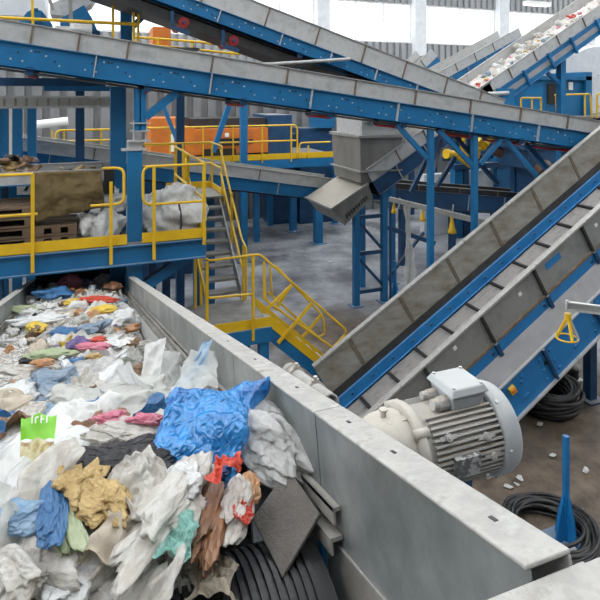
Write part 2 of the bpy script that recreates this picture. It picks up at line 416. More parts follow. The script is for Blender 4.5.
# ------------------------------------------------------------------ foreground hopper conveyor
c0 = at(573, 555, x=.723); SL = .266/1.0725
def zF(y): return c0.z-SL*(y-c0.y)
Y0F, Y1F = c0.y, 10.9
F0 = V((0, Y0F, zF(Y0F))); F1 = V((0, Y1F, zF(Y1F)))
ff = Fr(F0, F1, (1, 0, 0)); LF = ff.L
foreC = thing('belt_conveyor', (0, 3, 1), 'nearest conveyor, steel trough heaped with plastic waste in the foreground', 'conveyor')
XI, XO, XL = .635, .723, -.872
js = [ (at(315, 414, x=XI).y-Y0F)/ (Y1F-Y0F)*LF, (at(233, 352, x=XI).y-Y0F)/(Y1F-Y0F)*LF ]
for side, (xi, xo) in enumerate(((XI, XO), (XL+.09, XL))):
    sg = 1 if side == 0 else -1
    mb = MB()
    cuts = [0]+js+[LF]
    for a, b in zip(cuts[:-1], cuts[1:]):
        ff.box(mb, a+.003, b-.003, xi-sg*.0, xi+sg*.006, -.82, 0)
    lab(mb.build('wall_sheet', 'galv_wall', foreC), 'mottled galvanised inner wall sheets')
    mb = MB()
    for a, b in zip(cuts[:-1], cuts[1:]):
        ff.box(mb, a+.003, b-.003, xi-sg*.004, xo, 0, .008); ff.box(mb, a+.003, b-.003, xo-sg*.006, xo, -.09, 0)
    o = mb.build('top_flange', 'galv_top', foreC, bevel=.003)
    for (px, py) in ((228, 341), (255, 361), (297, 390), (349, 424), (394, 446), (494, 523)):
        p = at(px, py, x=(XI+XO)/2); s = (p.y-Y0F)/(Y1F-Y0F)*LF
        mb = MB(); ff.box(mb, s-.009, s+.009, (xi+xo)/2-.004, (xi+xo)/2+.004, .008, .0095); mb.build('bolt_slot', 'black', o)
    # skirting: bent lips and a lower sheet inside the wall
    sA = (at(322, 503, x=.60).y-Y0F)/(Y1F-Y0F)*LF
    mb = MB()
    ff.box(mb, sA, LF, xi-sg*.024, xi-sg*.002, -.195, -.185); ff.box(mb, sA, LF, xi-sg*.024, xi-sg*.018, -.225, -.185)
    ff.box(mb, sA, LF, xi-sg*.034, xi-sg*.002, -.262, -.252); ff.box(mb, sA, LF, xi-sg*.038, xi-sg*.032, -.29, -.252)
    mb.build('skirt_lip', 'lip', foreC)
    mb = MB(); ff.box(mb, sA+.75, LF, xi-sg*.058, xi-sg*.052, -.62, -.27); mb.build('skirt_sheet', 'galv', foreC)
    sS = (at(330, 527, x=XI).y-Y0F)/(Y1F-Y0F)*LF; mb = MB(); ff.box(mb, 0, sS, xi-sg*.004, xi+sg*.001, -.80, -.285); ff.box(mb, 0, sS, xi-sg*.008, xi+sg*.001, -.290, -.285, 1)
    lab(mb.build('lower_sheet', ['lip', 'galv_top'], foreC), 'brownish lower wall sheet with a pale seam')
    mb = MB(); ff.box(mb, 0, LF, xi+sg*.012, xi+sg*.05, -.98, -.80); mb.build('frame_rail', 'blue', foreC)
mb = MB(); ff.box(mb, .95, LF, XL+.11, XI-.06, -.58, -.56); mb.build('belt', 'dark', foreC)
mb = MB(); mb.lathe((XL+.12, 1.36, zF(1.36)-.55), (1, 0, 0), [(0, .02), (0, .235)]+[(.01+k*.022+j, .245 if j < .014 else .236) for k in range(int((XI-XL-.2)/.022)) for j in (0, .013, .015, .021)]+[(XI-XL-.17, .235), (XI-XL-.17, .02)], 44, smooth=False)
lab(mb.build('head_drum', 'drum', foreC), 'shiny black rubber-lagged drum')
mb = MB()
p0 = at(322, 532, x=.612); p1 = at(325, 600, x=.612)
mb.beam(p0, p0+(p1-p0)*1.6, .012, .03, up=(0, 1, 0)); mb.build('bearing_plate', 'blue', foreC)
for x in (XI+.02, XL+.07):
    for y in (2.2, 4.2, 6.4, 8.2, 10.3):
        mb = MB(); mb.ibeam((x, y, zF(y)-.99), (x, y, 0), .12, .14); mb.box(x-.12, x+.12, y-.12, y+.12, 0, .02)
        mb.build('support_leg', 'blue', foreC)
# rubber curtain where the belt comes out from under the deck
mb = MB()
for k in range(9):
    x = XL+.12+k*.157; mb.box(x, x+.152, Y1F-.20-.02*(k % 2), Y1F-.18-.02*(k % 2), zF(Y1F)-.5, zF(Y1F)+.02)
mb.build('rubber_curtain', 'dark', foreC)

mb = MB(); ff.box(mb, LF-.15, LF+.5, XL+.1, XI-.01, -.75, .06); ff.box(mb, LF-.17, LF+.5, XL+.1, XI-.01, .06, .08); lab(mb.build('tail_hood', 'dark', foreC), 'black tail hood')
# end chute under the drum
q = at(583, 560, z=c0.z-.012)
chute = thing('discharge_chute', (q.x-.3, q.y-.2, q.z-1), 'pale steel chute flange at the bottom right corner, beyond the hopper wall', 'chute')
mb = MB(); mb.box(-.85, q.x, q.y-.075, q.y, q.z-.008, q.z); mb.box(q.x-.0, q.x+.075, q.y-.62, q.y-.0, q.z-.012, q.z-.004)
mb.build('top_flange', 'galv_top', chute, bevel=.003)
mb = MB(); mb.box(q.x-.006, q.x, q.y-.6, q.y-.01, q.z-1.1, q.z-.01); mb.build('side_sheet', 'galv_wall', chute)
mb = MB(); mb.box(-.85, q.x-.01, q.y-.012, q.y-.004, q.z-1.1, q.z-.4); mb.build('rear_sheet', 'galv_wall', chute)

# loose rubber flap lying across the skirting
zz = zF(1.7)
fl = [at(288, 468, z=zz-.13), at(252, 518, z=zz-.20), at(282, 577, z=zz-.22), at(320, 513, z=zz-.15)]
mb = MB(); n = (fl[1]-fl[0]).cross(fl[3]-fl[0]).normalized(); n = n if n.z > 0 else -n
mb.prism(fl, n*-.012)
tag(mb.build('rubber_flap', 'rubberflap', bevel=.003), 'stiff brown-grey rubber flap between the clear bag and the black drum', 'rubber flap')

# tube clamped outside the hopper wall
pa = at(290, 372, x=.80); pb = at(331, 403, x=.80)
tb = thing('tension_tube', pb, 'pale open-ended steel tube clamped outside the hopper wall', 'tube')
MB().pipe(pa, pb, .031, .024, 20).build('tube', 'galv_top', tb)
d = (pb-pa).normalized()
MB().tube(pa+d*.02, pb+d*.02, .011, 10).build('threaded_rod', 'galv', tb)
MB().lathe(pa, d, [(-.004, .001), (-.004, .036), (.03, .036), (.03, .03)], 20).build('end_cap', 'galv_top', tb)
for t in (.18, .66):
    c = pa+(pb-pa)*t; mb = MB(); mb.pipe(c-d*.012, c+d*.012, .037, .030, 20); mb.tube(c+V((.0, 0, .036)), c+V((0, 0, .055)), .008, 8); mb.box(c.x-.014, c.x+.014, c.y-.006, c.y+.006, c.z+.034, c.z+.044)
    mb.build('clamp', 'cream', tb)
mb = MB(); mb.beam(pb+V((-.03, 0, -.02)), pb+V((-.075, 0, -.06)), .02, .03); mb.beam(pa+V((-.03, 0, -.02)), pa+V((-.075, 0, -.06)), .02, .03); mb.build('bracket', 'galv', tb)

# ------------------------------------------------------------------ geared motor
MY, MZ = 1.34, 4.537
MS = .88; MX = -.03
def build_motor():
    t = thing('gear_motor', (1.0, MY, MZ-.16), 'dusty pale grey electric motor with cooling fins and terminal box', 'motor')
    C = lambda x: (x, MY, MZ)
    mb = MB(); mb.lathe(C(.735), (1, 0, 0), [(0, .02), (0, .085), (.02, .10), (.05, .112), (.10, .118), (.14, .112), (.155, .10), (.155, .09)], 36)
    for k in range(5):
        a = k*math.pi*.4+.6; mb.beam((.80, MY+math.cos(a)*.108, MZ+math.sin(a)*.108), (.862, MY+math.cos(a)*.112, MZ+math.sin(a)*.112), .010, .012, up=(0, math.cos(a), math.sin(a)))
    mb.tube((.80, MY, MZ+.11), (.80, MY, MZ+.133), .010, 8); mb.tube((.80, MY, MZ+.13), (.80, MY, MZ+.137), .014, 6)
    lab(mb.build('gearbox', 'cream', t), 'dusty cream gearbox housing')
    mb = MB(); mb.lathe(C(.865), (1, 0, 0), [(0, .07), (0, .128), (.006, .132), (.024, .132), (.03, .127), (.034, .118), (.05, .112), (.05, .09)], 40)
    for k in range(4):
        a = k*math.pi/2+math.pi/4; mb.lathe((.86, MY+math.cos(a)*.120, MZ+math.sin(a)*.125), (1, 0, 0), [(0, .001), (0, .016), (.045, .016), (.045, .001)], 10)
    mb.build('flange', 'cream', t)
    x0, x1 = .905, 1.165
    mb = MB(); mb.lathe(C(x0), (1, 0, 0), [(0, .05), (0, .112), (x1-x0, .112), (x1-x0, .05)], 48)
    nf = 48
    for k in range(nf):
        a = 2*math.pi*k/nf+.07
        if abs((a-math.pi/2+math.pi) % (2*math.pi)-math.pi) < .42: continue
        h = .128 if k % 2 else .126
        up = V((0, math.cos(a), math.sin(a)))
        mb.beam(V(C(x0+.012))+up*.118, V(C(x1-.006))+up*.118, .0062, .018, up=up)
    for (x, a) in ((.965, 2.55), (1.10, 2.72), (1.115, 3.18), (1.115, 3.85), (.965, 3.95), (1.10, 4.5)):
        up = V((0, math.cos(a), math.sin(a)))
        mb.tube(V(C(x))+up*.10, V(C(x))+up*.134, .012, 10); mb.tube(V(C(x))+up*.133, V(C(x))+up*.139, .0065, 8)
        mb.beam(V(C(x-.03))+up*.122, V(C(x+.03))+up*.122, .012, .012, up=up)
    mb.build('finned_body', 'motor', t)
    a = 3.22; up = V((0, math.cos(a), math.sin(a))); sd = V((0, -math.sin(a), math.cos(a)))
    c = V(C(1.015))+up*.138
    mb = MB(); mb.hexa([c+V((-.045, 0, 0))-sd*.030-up*.02, c+V((.045, 0, 0))-sd*.030-up*.02, c+V((.045, 0, 0))+sd*.030-up*.02, c+V((-.045, 0, 0))+sd*.030-up*.02,
                        c+V((-.045, 0, 0))-sd*.030, c+V((.045, 0, 0))-sd*.030, c+V((.045, 0, 0))+sd*.030, c+V((-.045, 0, 0))+sd*.030])
    lab(mb.build('nameplate', 'plate', t), 'dark rating plate with small illegible print')
    # fan cowl
    mb = MB(); mb.lathe(C(x1), (1, 0, 0), [(-.004, .118), (-.004, .133), (0, .137), (.02, .139), (.045, .138), (.062, .131), (.072, .112), (.076, .08), (.076, .01)], 44)
    for k in range(1, 5): mb.lathe(C(x1+.077), (1, 0, 0), [(0, .02*k), (.003, .02*k), (.003, .02*k+.007), (0, .02*k+.007)], 32)
    lab(mb.build('fan_cowl', 'motor_pale', t), 'smooth pale grey fan cowl')
    mb = MB()
    for k in range(6):
        a = k*math.pi/3; u2 = V((0, math.cos(a), math.sin(a))); mb.tube(V(C(x1+.01))+u2*.137, V(C(x1+.01))+u2*.143, .006, 8)
    mb.build('cowl_screws', 'galv', t)
    # terminal box
    bx0, bx1, by0, by1, bz0, bz1 = 1.01, 1.14, MY-.065, MY+.065, MZ+.10, MZ+.160
    mb = MB(); mb.hexa([(bx0+.012, by0+.012, bz0), (bx1-.012, by0+.012, bz0), (bx1-.012, by1-.012, bz0), (bx0+.012, by1-.012, bz0), (bx0, by0, bz1), (bx1, by0, bz1), (bx1, by1, bz1), (bx0, by1, bz1)])
    tbx = mb.build('terminal_box', 'motor_pale', t, bevel=.008)
    mb = MB(); mb.hexa([(bx0-.008, by0-.008, bz1), (bx1+.008, by0-.008, bz1), (bx1+.008, by1+.008, bz1), (bx0-.008, by1+.008, bz1), (bx0+.004, by0+.004, bz1+.022), (bx1-.004, by0+.004, bz1+.022), (bx1-.004, by1-.004, bz1+.022), (bx0+.004, by1-.004, bz1+.022)])
    mb.build('box_lid', 'motor_pale', tbx, bevel=.004)
    mb = MB()
    for x in (bx0+.012, bx1-.012):
        for y in (by0+.012, by1-.012): mb.tube((x, y, bz1+.02), (x, y, bz1+.026), .006, 8)
    mb.build('lid_screws', 'galv', tbx)
    for i, (y, rr) in enumerate(((MY-.03, .021), (MY+.03, .015))):
        mb = MB(); mb.tube((bx0-.03, y, MZ+.132), (bx0+.01, y, MZ+.132), rr, 8, smooth=False); mb.tube((bx0-.052, y, MZ+.132), (bx0-.028, y, MZ+.132), rr*.8, 14)
        mb.build('cable_gland', 'motor', tbx)
    mb = MB(); mb.box(.93, 1.0, MY-.02, MY+.03, MZ-.20, MZ-.10); mb.box(1.05, 1.12, MY-.02, MY+.03, MZ-.20, MZ-.10); mb.box(.74, 1.14, MY-.05, MY+.06, MZ-.22, MZ-.20)
    lab(mb.build('torque_bracket', 'blue', t), 'blue steel bracket under the motor')
_n0 = set(bpy.data.objects)
build_motor()
for o in set(bpy.data.objects)-_n0:
    if o.type == 'MESH':
        for v in o.data.vertices: v.co = v.co*MS
    else: o.location.x = .735+(o.location.x-.735)*MS+MX; o.location.z += .16*(1-MS)-.012

# ------------------------------------------------------------------ big inclined slat conveyor, right
YN, YFAR = 6.8, 8.45
b1 = at(600, 207, y=YN); b0 = at(380, 405, y=YN)
u = (b1-b0).normalized()
fb = Fr(b0-u*.35, b0+u*14, (0, 1, 0)); L = fb.L; W = YFAR-YN
def sB(px, py, y=YN): return (at(px, py, y=y)-fb.O).dot(fb.u)
t = thing('apron_conveyor', (6, 7.6, 0), 'large steel-sided conveyor with slatted belt climbing to the upper right', 'conveyor')
jn = [sB(481, 318), sB(530, 265), sB(588, 205+30)]
stp = jn[1]-jn[0]; jn = [jn[0]+stp*k for k in range(-3, 12)]; jn = [j for j in jn if .1 < j < L]
mb = MB(); fb.box(mb, 0, L, 0, .02, -.50, 0)
for j in jn: fb.box(mb, j-.02, j+.02, -.05, 0, -.50, -.02, 1)
mb.build('side_panel', ['galv_b', 'dark'], t, .02)
mb = MB(); fb.box(mb, 0, L, -.05, .045, 0, .03); mb.build('top_lip', 'galv_top', t, .02)
mb = MB(); fb.box(mb, 0, L, -.03, .0, -.54, -.50); mb.build('rust_line', 'rust', t, .02)
mb = MB(); fb.box(mb, 0, L, -.02, .0, -.72, -.54)
for j in jn: fb.box(mb, j-.03, j+.03, -.07, 0, -.74, -.52, 1); fb.box(mb, j-.13, j-.08, -.03, -.018, -.66, -.61, 1)
mb.build('upper_beam', ['blue_bright', 'blue_dark'], t, .02)
mb = MB(); mb.hexa([fb.P(0, -.20, -.98), fb.P(L, -.20, -.98), fb.P(L, 0, -.98), fb.P(0, 0, -.98), fb.P(0, -.0201, -.72), fb.P(L, -.0201, -.72), fb.P(L, 0, -.72), fb.P(0, 0, -.72)])
lab(mb.build('sloping_ledge', 'band', t, .02), 'grey-violet sloping ledge')
mb = MB(); fb.box(mb, 0, L, -.21, -.19, -1.56, -.98); fb.box(mb, 0, L, -.26, -.19, -1.58, -1.555, 2); fb.box(mb, 0, L, -.235, -.19, -.985, -.965, 2)
for j in jn:
    j = j+.55
    fb.box(mb, j-.02, j+.02, -.27, -.20, -1.55, -.98, 1)
    for dx, dn in ((-.12, -1.1), (-.12, -1.3), (-.14, -1.46), (.12, -1.1), (.12, -1.3), (.14, -1.46), (.6, -1.16), (.6, -1.4), (1.1, -1.22), (-.5, -1.1), (-.6, -1.4)):
        fb.box(mb, j+dx-.022, j+dx+.022, -.228, -.209, dn-.022, dn+.022, 3 if dn == -1.22 else 0)
mb.build('lower_beam', ['blue_bright', 'blue_dark', 'galv', 'black'], t, .02)
for (px, py, w_, h_, m_, nm_) in ((553, 261, .17, .055, 'blue_bright', 'blue_tape'), (527, 246+100, .0, .0, 'white', ''), (520, 294, .03, .03, 'white', 'white_tag'), (455, 348, .03, .03, 'white', 'white_tag'), (596, 225, .03, .03, 'white', 'white_tag')):
    if not nm_: continue
    q_ = at(px, py, y=YN)-fb.O; s_, n_ = q_.dot(fb.u), q_.dot(fb.n); mb = MB(); fb.box(mb, s_-w_, s_+w_, -.004, -.001, max(n_-h_, -.49), min(n_+h_, -.01)); mb.build(nm_, m_, t)
q_ = at(514, 391, y=YN-.27)-fb.O; sw, nw_ = q_.dot(fb.u), q_.dot(fb.n); mb = MB(); fb.box(mb, sw-.05, sw+.05, -.27, -.21, nw_-.05, nw_+.05); fb.box(mb, sw-.03, sw+.03, -.29, -.27, nw_-.03, nw_+.03, 1)
lab(mb.build('pull_switch', ['yellow', 'orange'], t), 'small yellow safety switch')
# far wall
mb = MB(); fb.box(mb, 0, L, W, W+.02, -.575, 0); mb.build('side_panel', 'galv_dirty', t, .02)
k = sB(446, 257, YFAR); k2 = sB(402, 292+9, YFAR)
j = k-8*(k-k2)
while j < L:
    if j > .1:
        mb = MB(); fb.box(mb, j-.03, j+.03, W-.012, W+.05, -.57, -.01)
        if max(v.z for v in mb.v) > .1: mb.build('panel_joint', 'rust', t, .02)
    j += abs(k-k2)
mb = MB(); fb.box(mb, 0, L, W-.03, W+.06, 0, .03); mb.build('top_lip', 'galv_top', t, .02)
mb = MB(); mb.hexa([fb.P(0, W-.06, -.68), fb.P(L, W-.06, -.68), fb.P(L, W-.04, -.68), fb.P(0, W-.04, -.68), fb.P(0, W-.02, -.57), fb.P(L, W-.02, -.57), fb.P(L, W, -.57), fb.P(0, W, -.57)])
lab(mb.build('rubber_skirt', 'dark', t, .02), 'black rubber skirt')
mb = MB(); fb.box(mb, 0, L, W-.10, W-.05, -.86, -.67); fb.box(mb, 0, L, W-.13, W-.05, -.865, -.85)
x = .3
while x < L: fb.box(mb, x-.02, x+.02, W-.11, W-.10, -.78, -.74, 1); x += .45
mb.build('guide_rail', ['blue_bright', 'blue_dark'], t, .02)
mb = MB(); fb.box(mb, 0, L, .03, W-.11, -.96, -.90)
x = sB(388, 362, 7.9) % .62
while x < L: fb.box(mb, x-.02, x+.02, .03, W-.14, -.90, -.85, 1); fb.box(mb, x+.02, x+.04, .03, W-.14, -.902, -.895, 1); x += .62
mb.build('slat_belt', ['slat', 'dark'], t, .02)
mb = MB(); fb.box(mb, 0, L, W+.02, W+.05, -1.56, -.56); mb.build('far_beam', 'blue', t, .02)
mb = MB(); fb.box(mb, 0, L, 0, W, -1.56, -1.52); mb.build('bottom_plate', 'dark', t, .02)
for (px, yy) in ((590, 7.55), (640, 7.55), (700, 7.0)):
    p = at(px, 340, y=yy); s = (p.x-fb.O.x)/fb.u.x; ztop = fb.P(s, 0, -1.56).z-.02
    mb = MB(); mb.beam((p.x, yy, 0), (p.x, yy, ztop+.2), .16, .16); mb.box(p.x-.18, p.x+.18, yy-.18, yy+.18, 0, .025)
    mb.beam((p.x, yy, .55), (p.x+.6, yy+.6, .62), .07, .07)
    mb.build('support_leg', 'blue_dark', t)
# small spring foot under it
p = at(572, 380, z=0)
mf = thing('spring_mount', p, 'short blue spring mount on a black base beneath the slatted conveyor', 'spring mount')
MB().box(p.x-.16, p.x+.16, p.y-.16, p.y+.16, 0, .04).build('base_plate', 'galv', mf)
mb = MB(); mb.lathe((p.x, p.y, .04), (0, 0, 1), [(0, .11), (.05, .13), (.1, .11), (.15, .13), (.2, .11), (.2, .01)], 18); mb.build('rubber_buffer', 'dark', mf)
MB().tube((p.x, p.y, .24), (p.x, p.y, .62), .04, 12).build('spindle', 'galv', mf)
zt = fb.P((p.x-fb.O.x)/fb.u.x, 0, -1.56).z
MB().box(p.x-.10, p.x+.10, p.y-.1, p.y+.1, .5, zt-.02).build('bracket', 'blue', mf)

# ------------------------------------------------------------------ long conveyor across the hall (A)
YA = 8.75; WA = 1.05
def frame_line(pA, pB, y, across=(0, 1, 0)): return Fr(at(pA[0], pA[1], y=y), at(pB[0], pB[1], y=y), across)
fa = frame_line((-60, 9.5), (640, 128), YA)
def S(fr, px, py, y): return (at(px, py, y=y)-fr.O).dot(fr.u)
def onl(px): return 20+.1705*px
gj = [S(fa, px, onl(px)+8, YA) for px in (-25, 32, 79, 128, 212, 287, 355, 415, 470, 520, 567)]
bj = [S(fa, px, onl(px)+30, YA) for px in (-30, 95, 210, 310, 396, 470, 536, 590)]
rl = [S(fa, px, onl(px)+45, YA) for px in (-20, 30, 147, 243, 330, 403, 470, 520, 570)]
hA = .335
cA = conveyor('belt_conveyor', 'long blue and grey conveyor crossing the whole hall, sloping down to the right', fa, WA, .275, .345, gj, bj, dots=True, rollers=rl)
cA.location  # base
def post(mb, x, y, z0, z1, w=.16, foot=True):
    mb.ibeam((x, y, z0), (x, y, z1), w, w)
    if foot: mb.box(x-w, x+w, y-w, y+w, z0, z0+.02)
def zA(x): return fa.P((x-fa.O.x)/fa.u.x, 0, -.63).z-.06
# trestle under its right half
x1, x2 = at(432, 200, y=YA).x, at(476, 200, y=YA).x
tr = thing('steel_trestle', ((x1+x2)/2, YA+WA/2, 0), 'blue braced trestle of square posts carrying the long conveyor, right of the grey hopper', 'trestle')
for x in (x1, x2):
    for y in (YA+.05,):
        mb = MB(); mb.beam((x, y, 0), (x, y, zA(x)), .10, .10); mb.box(x-.16, x+.16, y-.16, y+.16, 0, .02); mb.build('post', 'blue', tr)
def zr(px, py, y=YA): return at(px, py, y=y)
for a, b, dy in (((438, 130), (477, 170), .05), ((501, 139), (480, 164), .05), ((503, 137), (540, 180), .05), ((397, 125), (427, 158), .05),
                 ((453, 134), (498, 184), .95), ((455, 157), (437, 186), .95), ((427, 158), (411, 192), .95)):
    mb = MB(); mb.beam(zr(*a, YA+dy), zr(*b, YA+dy), .08, .08); mb.build('diagonal_brace', 'blue' if dy < .5 else 'blue_dark', tr)
p = at(450, 190, y=YA+WA-.05)
MB().beam((x1, YA+.05, 3.9), (x2, YA+WA-.05, zA(x2)), .05, .05).build('side_brace', 'blue_dark', tr)
x3 = at(566, 160, y=YA+.5).x
mb = MB(); mb.beam((x3, YA+.5, 0), (x3, YA+.5, zA(x3)), .14, .14); mb.beam((x3, YA+.5, 3.4), (x3-1.1, YA+.5, zA(x3-1.1)-.02), .1, .1); mb.box(x3-.16, x3+.16, YA+.34, YA+.66, 0, .02)
tag(mb.build('steel_post', 'blue'), 'blue post with one diagonal strut under the far right end of the long conveyor', 'post')

# column in front of the deck, with the jack leg that carries conveyor A
yc = YA+.12; pc = at(134.5, 200, y=yc)
colm = thing('steel_column', (pc.x, yc, 0), 'thick blue column standing in front of the yellow-edged deck', 'column')
ztop = at(134, 150, y=yc).z
mb = MB(); mb.beam((pc.x, yc, 0), (pc.x, yc, ztop), .215, .20); mb.build('shaft', 'blue', colm)
MB().box(pc.x-.2, pc.x+.2, yc-.2, yc+.2, 0, .03).build('base_plate', 'blue', colm)
mb = MB(); mb.box(pc.x-.19, pc.x+.16, yc-.12, yc+.12, ztop, ztop+.025); mb.hexa([(pc.x-.11, yc-.06, ztop-.0), (pc.x+.11, yc-.06, ztop), (pc.x+.11, yc+.06, ztop), (pc.x-.11, yc+.06, ztop), (pc.x-.11, yc-.06, ztop+.13), (pc.x+.11, yc-.06, ztop+.13), (pc.x+.11, yc+.06, ztop+.13), (pc.x-.11, yc+.06, ztop+.13)])
mb.build('head_plate', 'galv', colm)
xj = at(140, 110, y=YA+.1).x
mb = MB(); mb.ibeam((xj, YA+.14, ztop+.3), (xj, YA+.14, zA(xj)), .17, .16)
jl = mb.build('jack_leg', 'blue', colm)
mb = MB(); mb.box(xj-.14, xj+.14, YA+.03, YA+.26, ztop+.28, ztop+.30); mb.box(xj-.14, xj+.14, YA+.03, YA+.26, ztop+.40, ztop+.42)
mb.box(pc.x-.10, xj+.16, YA+.0, YA+.28, ztop+.125, ztop+.145)
for dx in (-.09, .09): mb.tube((xj+dx, YA+.1, ztop+.13), (xj+dx, YA+.1, ztop+.45), .014, 8)
mb.build('jack_plates', 'galv', colm)
mb = MB(); a = at(150, 117, y=YA+.1); b = at(177, 91, y=YA+.1); mb.beam((xj+.08, YA+.1, a.z), (b.x, YA+.1, b.z-.02), .12, .12); mb.build('diagonal_brace', 'blue', colm)
xk = at(118, 130, y=YA+.85).x
mb = MB(); mb.beam((xk, YA+.85, 0), (xk, YA+.85, zA(xk)), .24, .2); mb.box(xk-.2, xk+.2, YA+.65, YA+1.05, 0, .02)
tag(mb.build('steel_column', 'blue'), 'blue column just left of and behind the thick front column, reaching up to the long conveyor', 'column')

# ------------------------------------------------------------------ left deck
ZD = 3.29; YD = 8.66
deck = thing('steel_platform', (-3, 10.5, 0), 'blue steel deck with yellow kick plates, carrying pallets and sacks', 'platform')
XR = at(206, 236, y=YD).x
MB().box(-9, XR, YD+.03, 12.9, ZD-.04, ZD).build('deck_plate', 'stair', deck)
mb = MB(); mb.box(-9, XR, YD+.02, YD+.05, ZD-.30, ZD-.02); mb.box(-9, XR, YD-.05, YD+.05, ZD-.31, ZD-.295); mb.box(-9, XR, YD-.05, YD+.05, ZD-.03, ZD-.018)
mb.build('edge_beam', 'blue', deck)
mb = MB(); mb.box(XR-.03, XR, YD+.05, 12.9, ZD-.30, ZD-.04); mb.build('edge_beam', 'blue', deck)
for k in range(5):
    mb = MB(); x = -8+k*2.1; mb.ibeam((x, YD+.05, ZD-.17), (x, 12.9, ZD-.17), .1, .24); mb.build('joist', 'blue_dark', deck)
xa, xb = at(127, 240, y=YD).x-.0, at(142, 240, y=YD).x
mb = MB(); mb.box(-9, xa, YD-.012, YD, ZD-.0, ZD+.15); lab(mb.build('kick_plate', 'yellow', deck), 'yellow kick plate left of the column')
mb = MB(); mb.box(xb, XR, YD-.012, YD, ZD-.0, ZD+.15); mb.box(XR-.012, XR, YD, YD+.7, ZD, ZD+.15); lab(mb.build('kick_plate', 'yellow', deck), 'yellow kick plate right of the column')
for (px, yy) in ((-5, YD+.15), (-60, YD+.15), (60, 12.6)):
    x = at(px, 280, y=yy).x; mb = MB(); mb.beam((x, yy, 0), (x, yy, ZD-.3), .2, .2); mb.box(x-.2, x+.2, yy-.2, yy+.2, 0, .02); mb.build('leg', 'blue_dark', deck)
mb = MB(); a = at(190, 254, y=YD+.3); b = at(146, 285, y=YD+.3); mb.beam(a, b, .15, .15); mb.build('diagonal_brace', 'blue', deck)
for px in (152, 166):
    x = at(px, 290, y=YD+2.4).x; mb = MB(); mb.beam((x, YD+2.4, 0), (x, YD+2.4, ZD-.3), .14, .14); mb.build('leg', 'blue_dark', deck)

def rail_z(x0, x1, y, zd, h=1.1, mid=.55, xs=(), drop=.22):
    pass
# left guard rails: two rounded sections, posts bolted to the beam's face
yr = YD-.045
xL = -9; p1 = at(98/3, 175, y=yr).x; xe = at(124, 170, y=yr).x; xm = at(111, 200, y=yr).x
zt = at(20, 174.5, y=yr).z
railing('guard_rail', 'yellow guard rail at the left edge of the deck, in front of the wooden crates',
        [('top_rail', [(xL, yr, zt), (p1, yr, zt)]), ('mid_rail', [(xL, yr, zt-.56), (p1+.06, yr, zt-.56)])],
        [((p1, yr, ZD-.26), (p1, yr, zt)), ((p1-1.6, yr, ZD-.26), (p1-1.6, yr, zt))])
zt2 = at(115, 168, y=yr).z
t = railing('guard_rail', 'short yellow guard rail with one rounded corner beside the brown felt and white sacks',
        [('loop_rail', [(xm-.12, yr, zt2), (xe, yr, zt2), (xe, yr, zt2-.53), (p1+.75, yr, zt2-.53-.0)])],
        [((xm, yr, ZD-.26), (xm, yr, zt2-.2))], bend=.12)
xq0, xq1 = at(143, 180, y=yr).x, at(204, 180, y=yr).x; xqp = at(154, 200, y=yr).x
zt3 = at(160, 166, y=yr).z
railing('guard_rail', 'yellow guard rail with rounded left corner in front of the grey wrapped bale',
        [('loop_rail', [(xq1, yr, zt3), (xq0, yr, zt3), (xq0, yr, zt3-.57), (xq1, yr, zt3-.57)])],
        [((xqp, yr, ZD-.26), (xqp, yr, zt3)), ((xq1, yr, ZD-.1), (xq1, yr, zt3))], bend=.12)
railing('guard_rail', 'yellow guard rail along the side of the deck towards the stair head',
        [('top_rail', [(xq1+.03, yr+.06, zt3), (xq1+.03, 11.7, zt3)]), ('mid_rail', [(xq1+.03, yr+.06, zt3-.57), (xq1+.03, 11.7, zt3-.57)])],
        [((xq1+.03, 10.2, ZD-.1), (xq1+.03, 10.2, zt3)), ((xq1+.03, 11.7, ZD-.1), (xq1+.03, 11.7, zt3))])

# stairs: upper landing, flight towards the viewer, lower landing, flight to the right
ZL = 1.6; LX0, LX1, LY0, LY1 = 1.55, at(271, 319, y=9.05).x, 9.05, 10.35
SX0, SX1 = 2.12, 2.78; SY0, SY1 = 10.35, 12.05
st = thing('steel_staircase', (2.4, 10.5, 0), 'galvanised stair with yellow trim turning at a landing beside the deck', 'staircase')
MB().box(XR+.02, SX1+.12, SY1, 13.3, ZD-.04, ZD).build('upper_landing', 'stair', st)
mb = MB(); mb.box(XR+.02, SX1+.12, 13.3, 13.32, ZD, ZD+.15); mb.box(SX1+.10, SX1+.12, SY1, 13.3, ZD-.2, ZD+.12); lab(mb.build('kick_plate', 'yellow', st), 'yellow kick plate round the upper landing')
nst = 8
for k in range(nst):
    z = ZD-(k+1)*(ZD-ZL)/(nst+1); y = SY1-(k+.5)*(SY1-SY0)/nst
    mb = MB(); mb.box(SX0, SX1, y-.12, y+.12, z-.035, z); mb.box(SX0, SX1, y-.125, y-.12, z-.05, z); mb.build('tread', 'stair', st)
for x in (SX0-.03, SX1+.0):
    mb = MB(); a = V((x, SY1+.1, ZD-.12)); b = V((x, SY0-.02, ZL+.02))
    mb.hexa([b+V((0, 0, -.0)), b+V((.03, 0, 0)), a+V((.03, 0, -.13)), a+V((0, 0, -.13)), b+V((0, 0, .27)), b+V((.03, 0, .27)), a+V((.03, 0, .13)), a+V((0, 0, .13))])
    mb.build('stringer', 'band', st)
MB().box(LX0, LX1, LY0, LY1, ZL-.04, ZL).build('lower_landing', 'stair', st)
mb = MB(); mb.box(LX0, LX1, LY0-.012, LY0, ZL-.02, ZL+.14); lab(mb.build('kick_plate', 'yellow', st), 'yellow kick plate of the lower landing')
mb = MB(); mb.box(LX0, LX1, LY0-.05, LY0+.02, ZL-.27, ZL-.02); mb.build('landing_beam', 'blue', st)
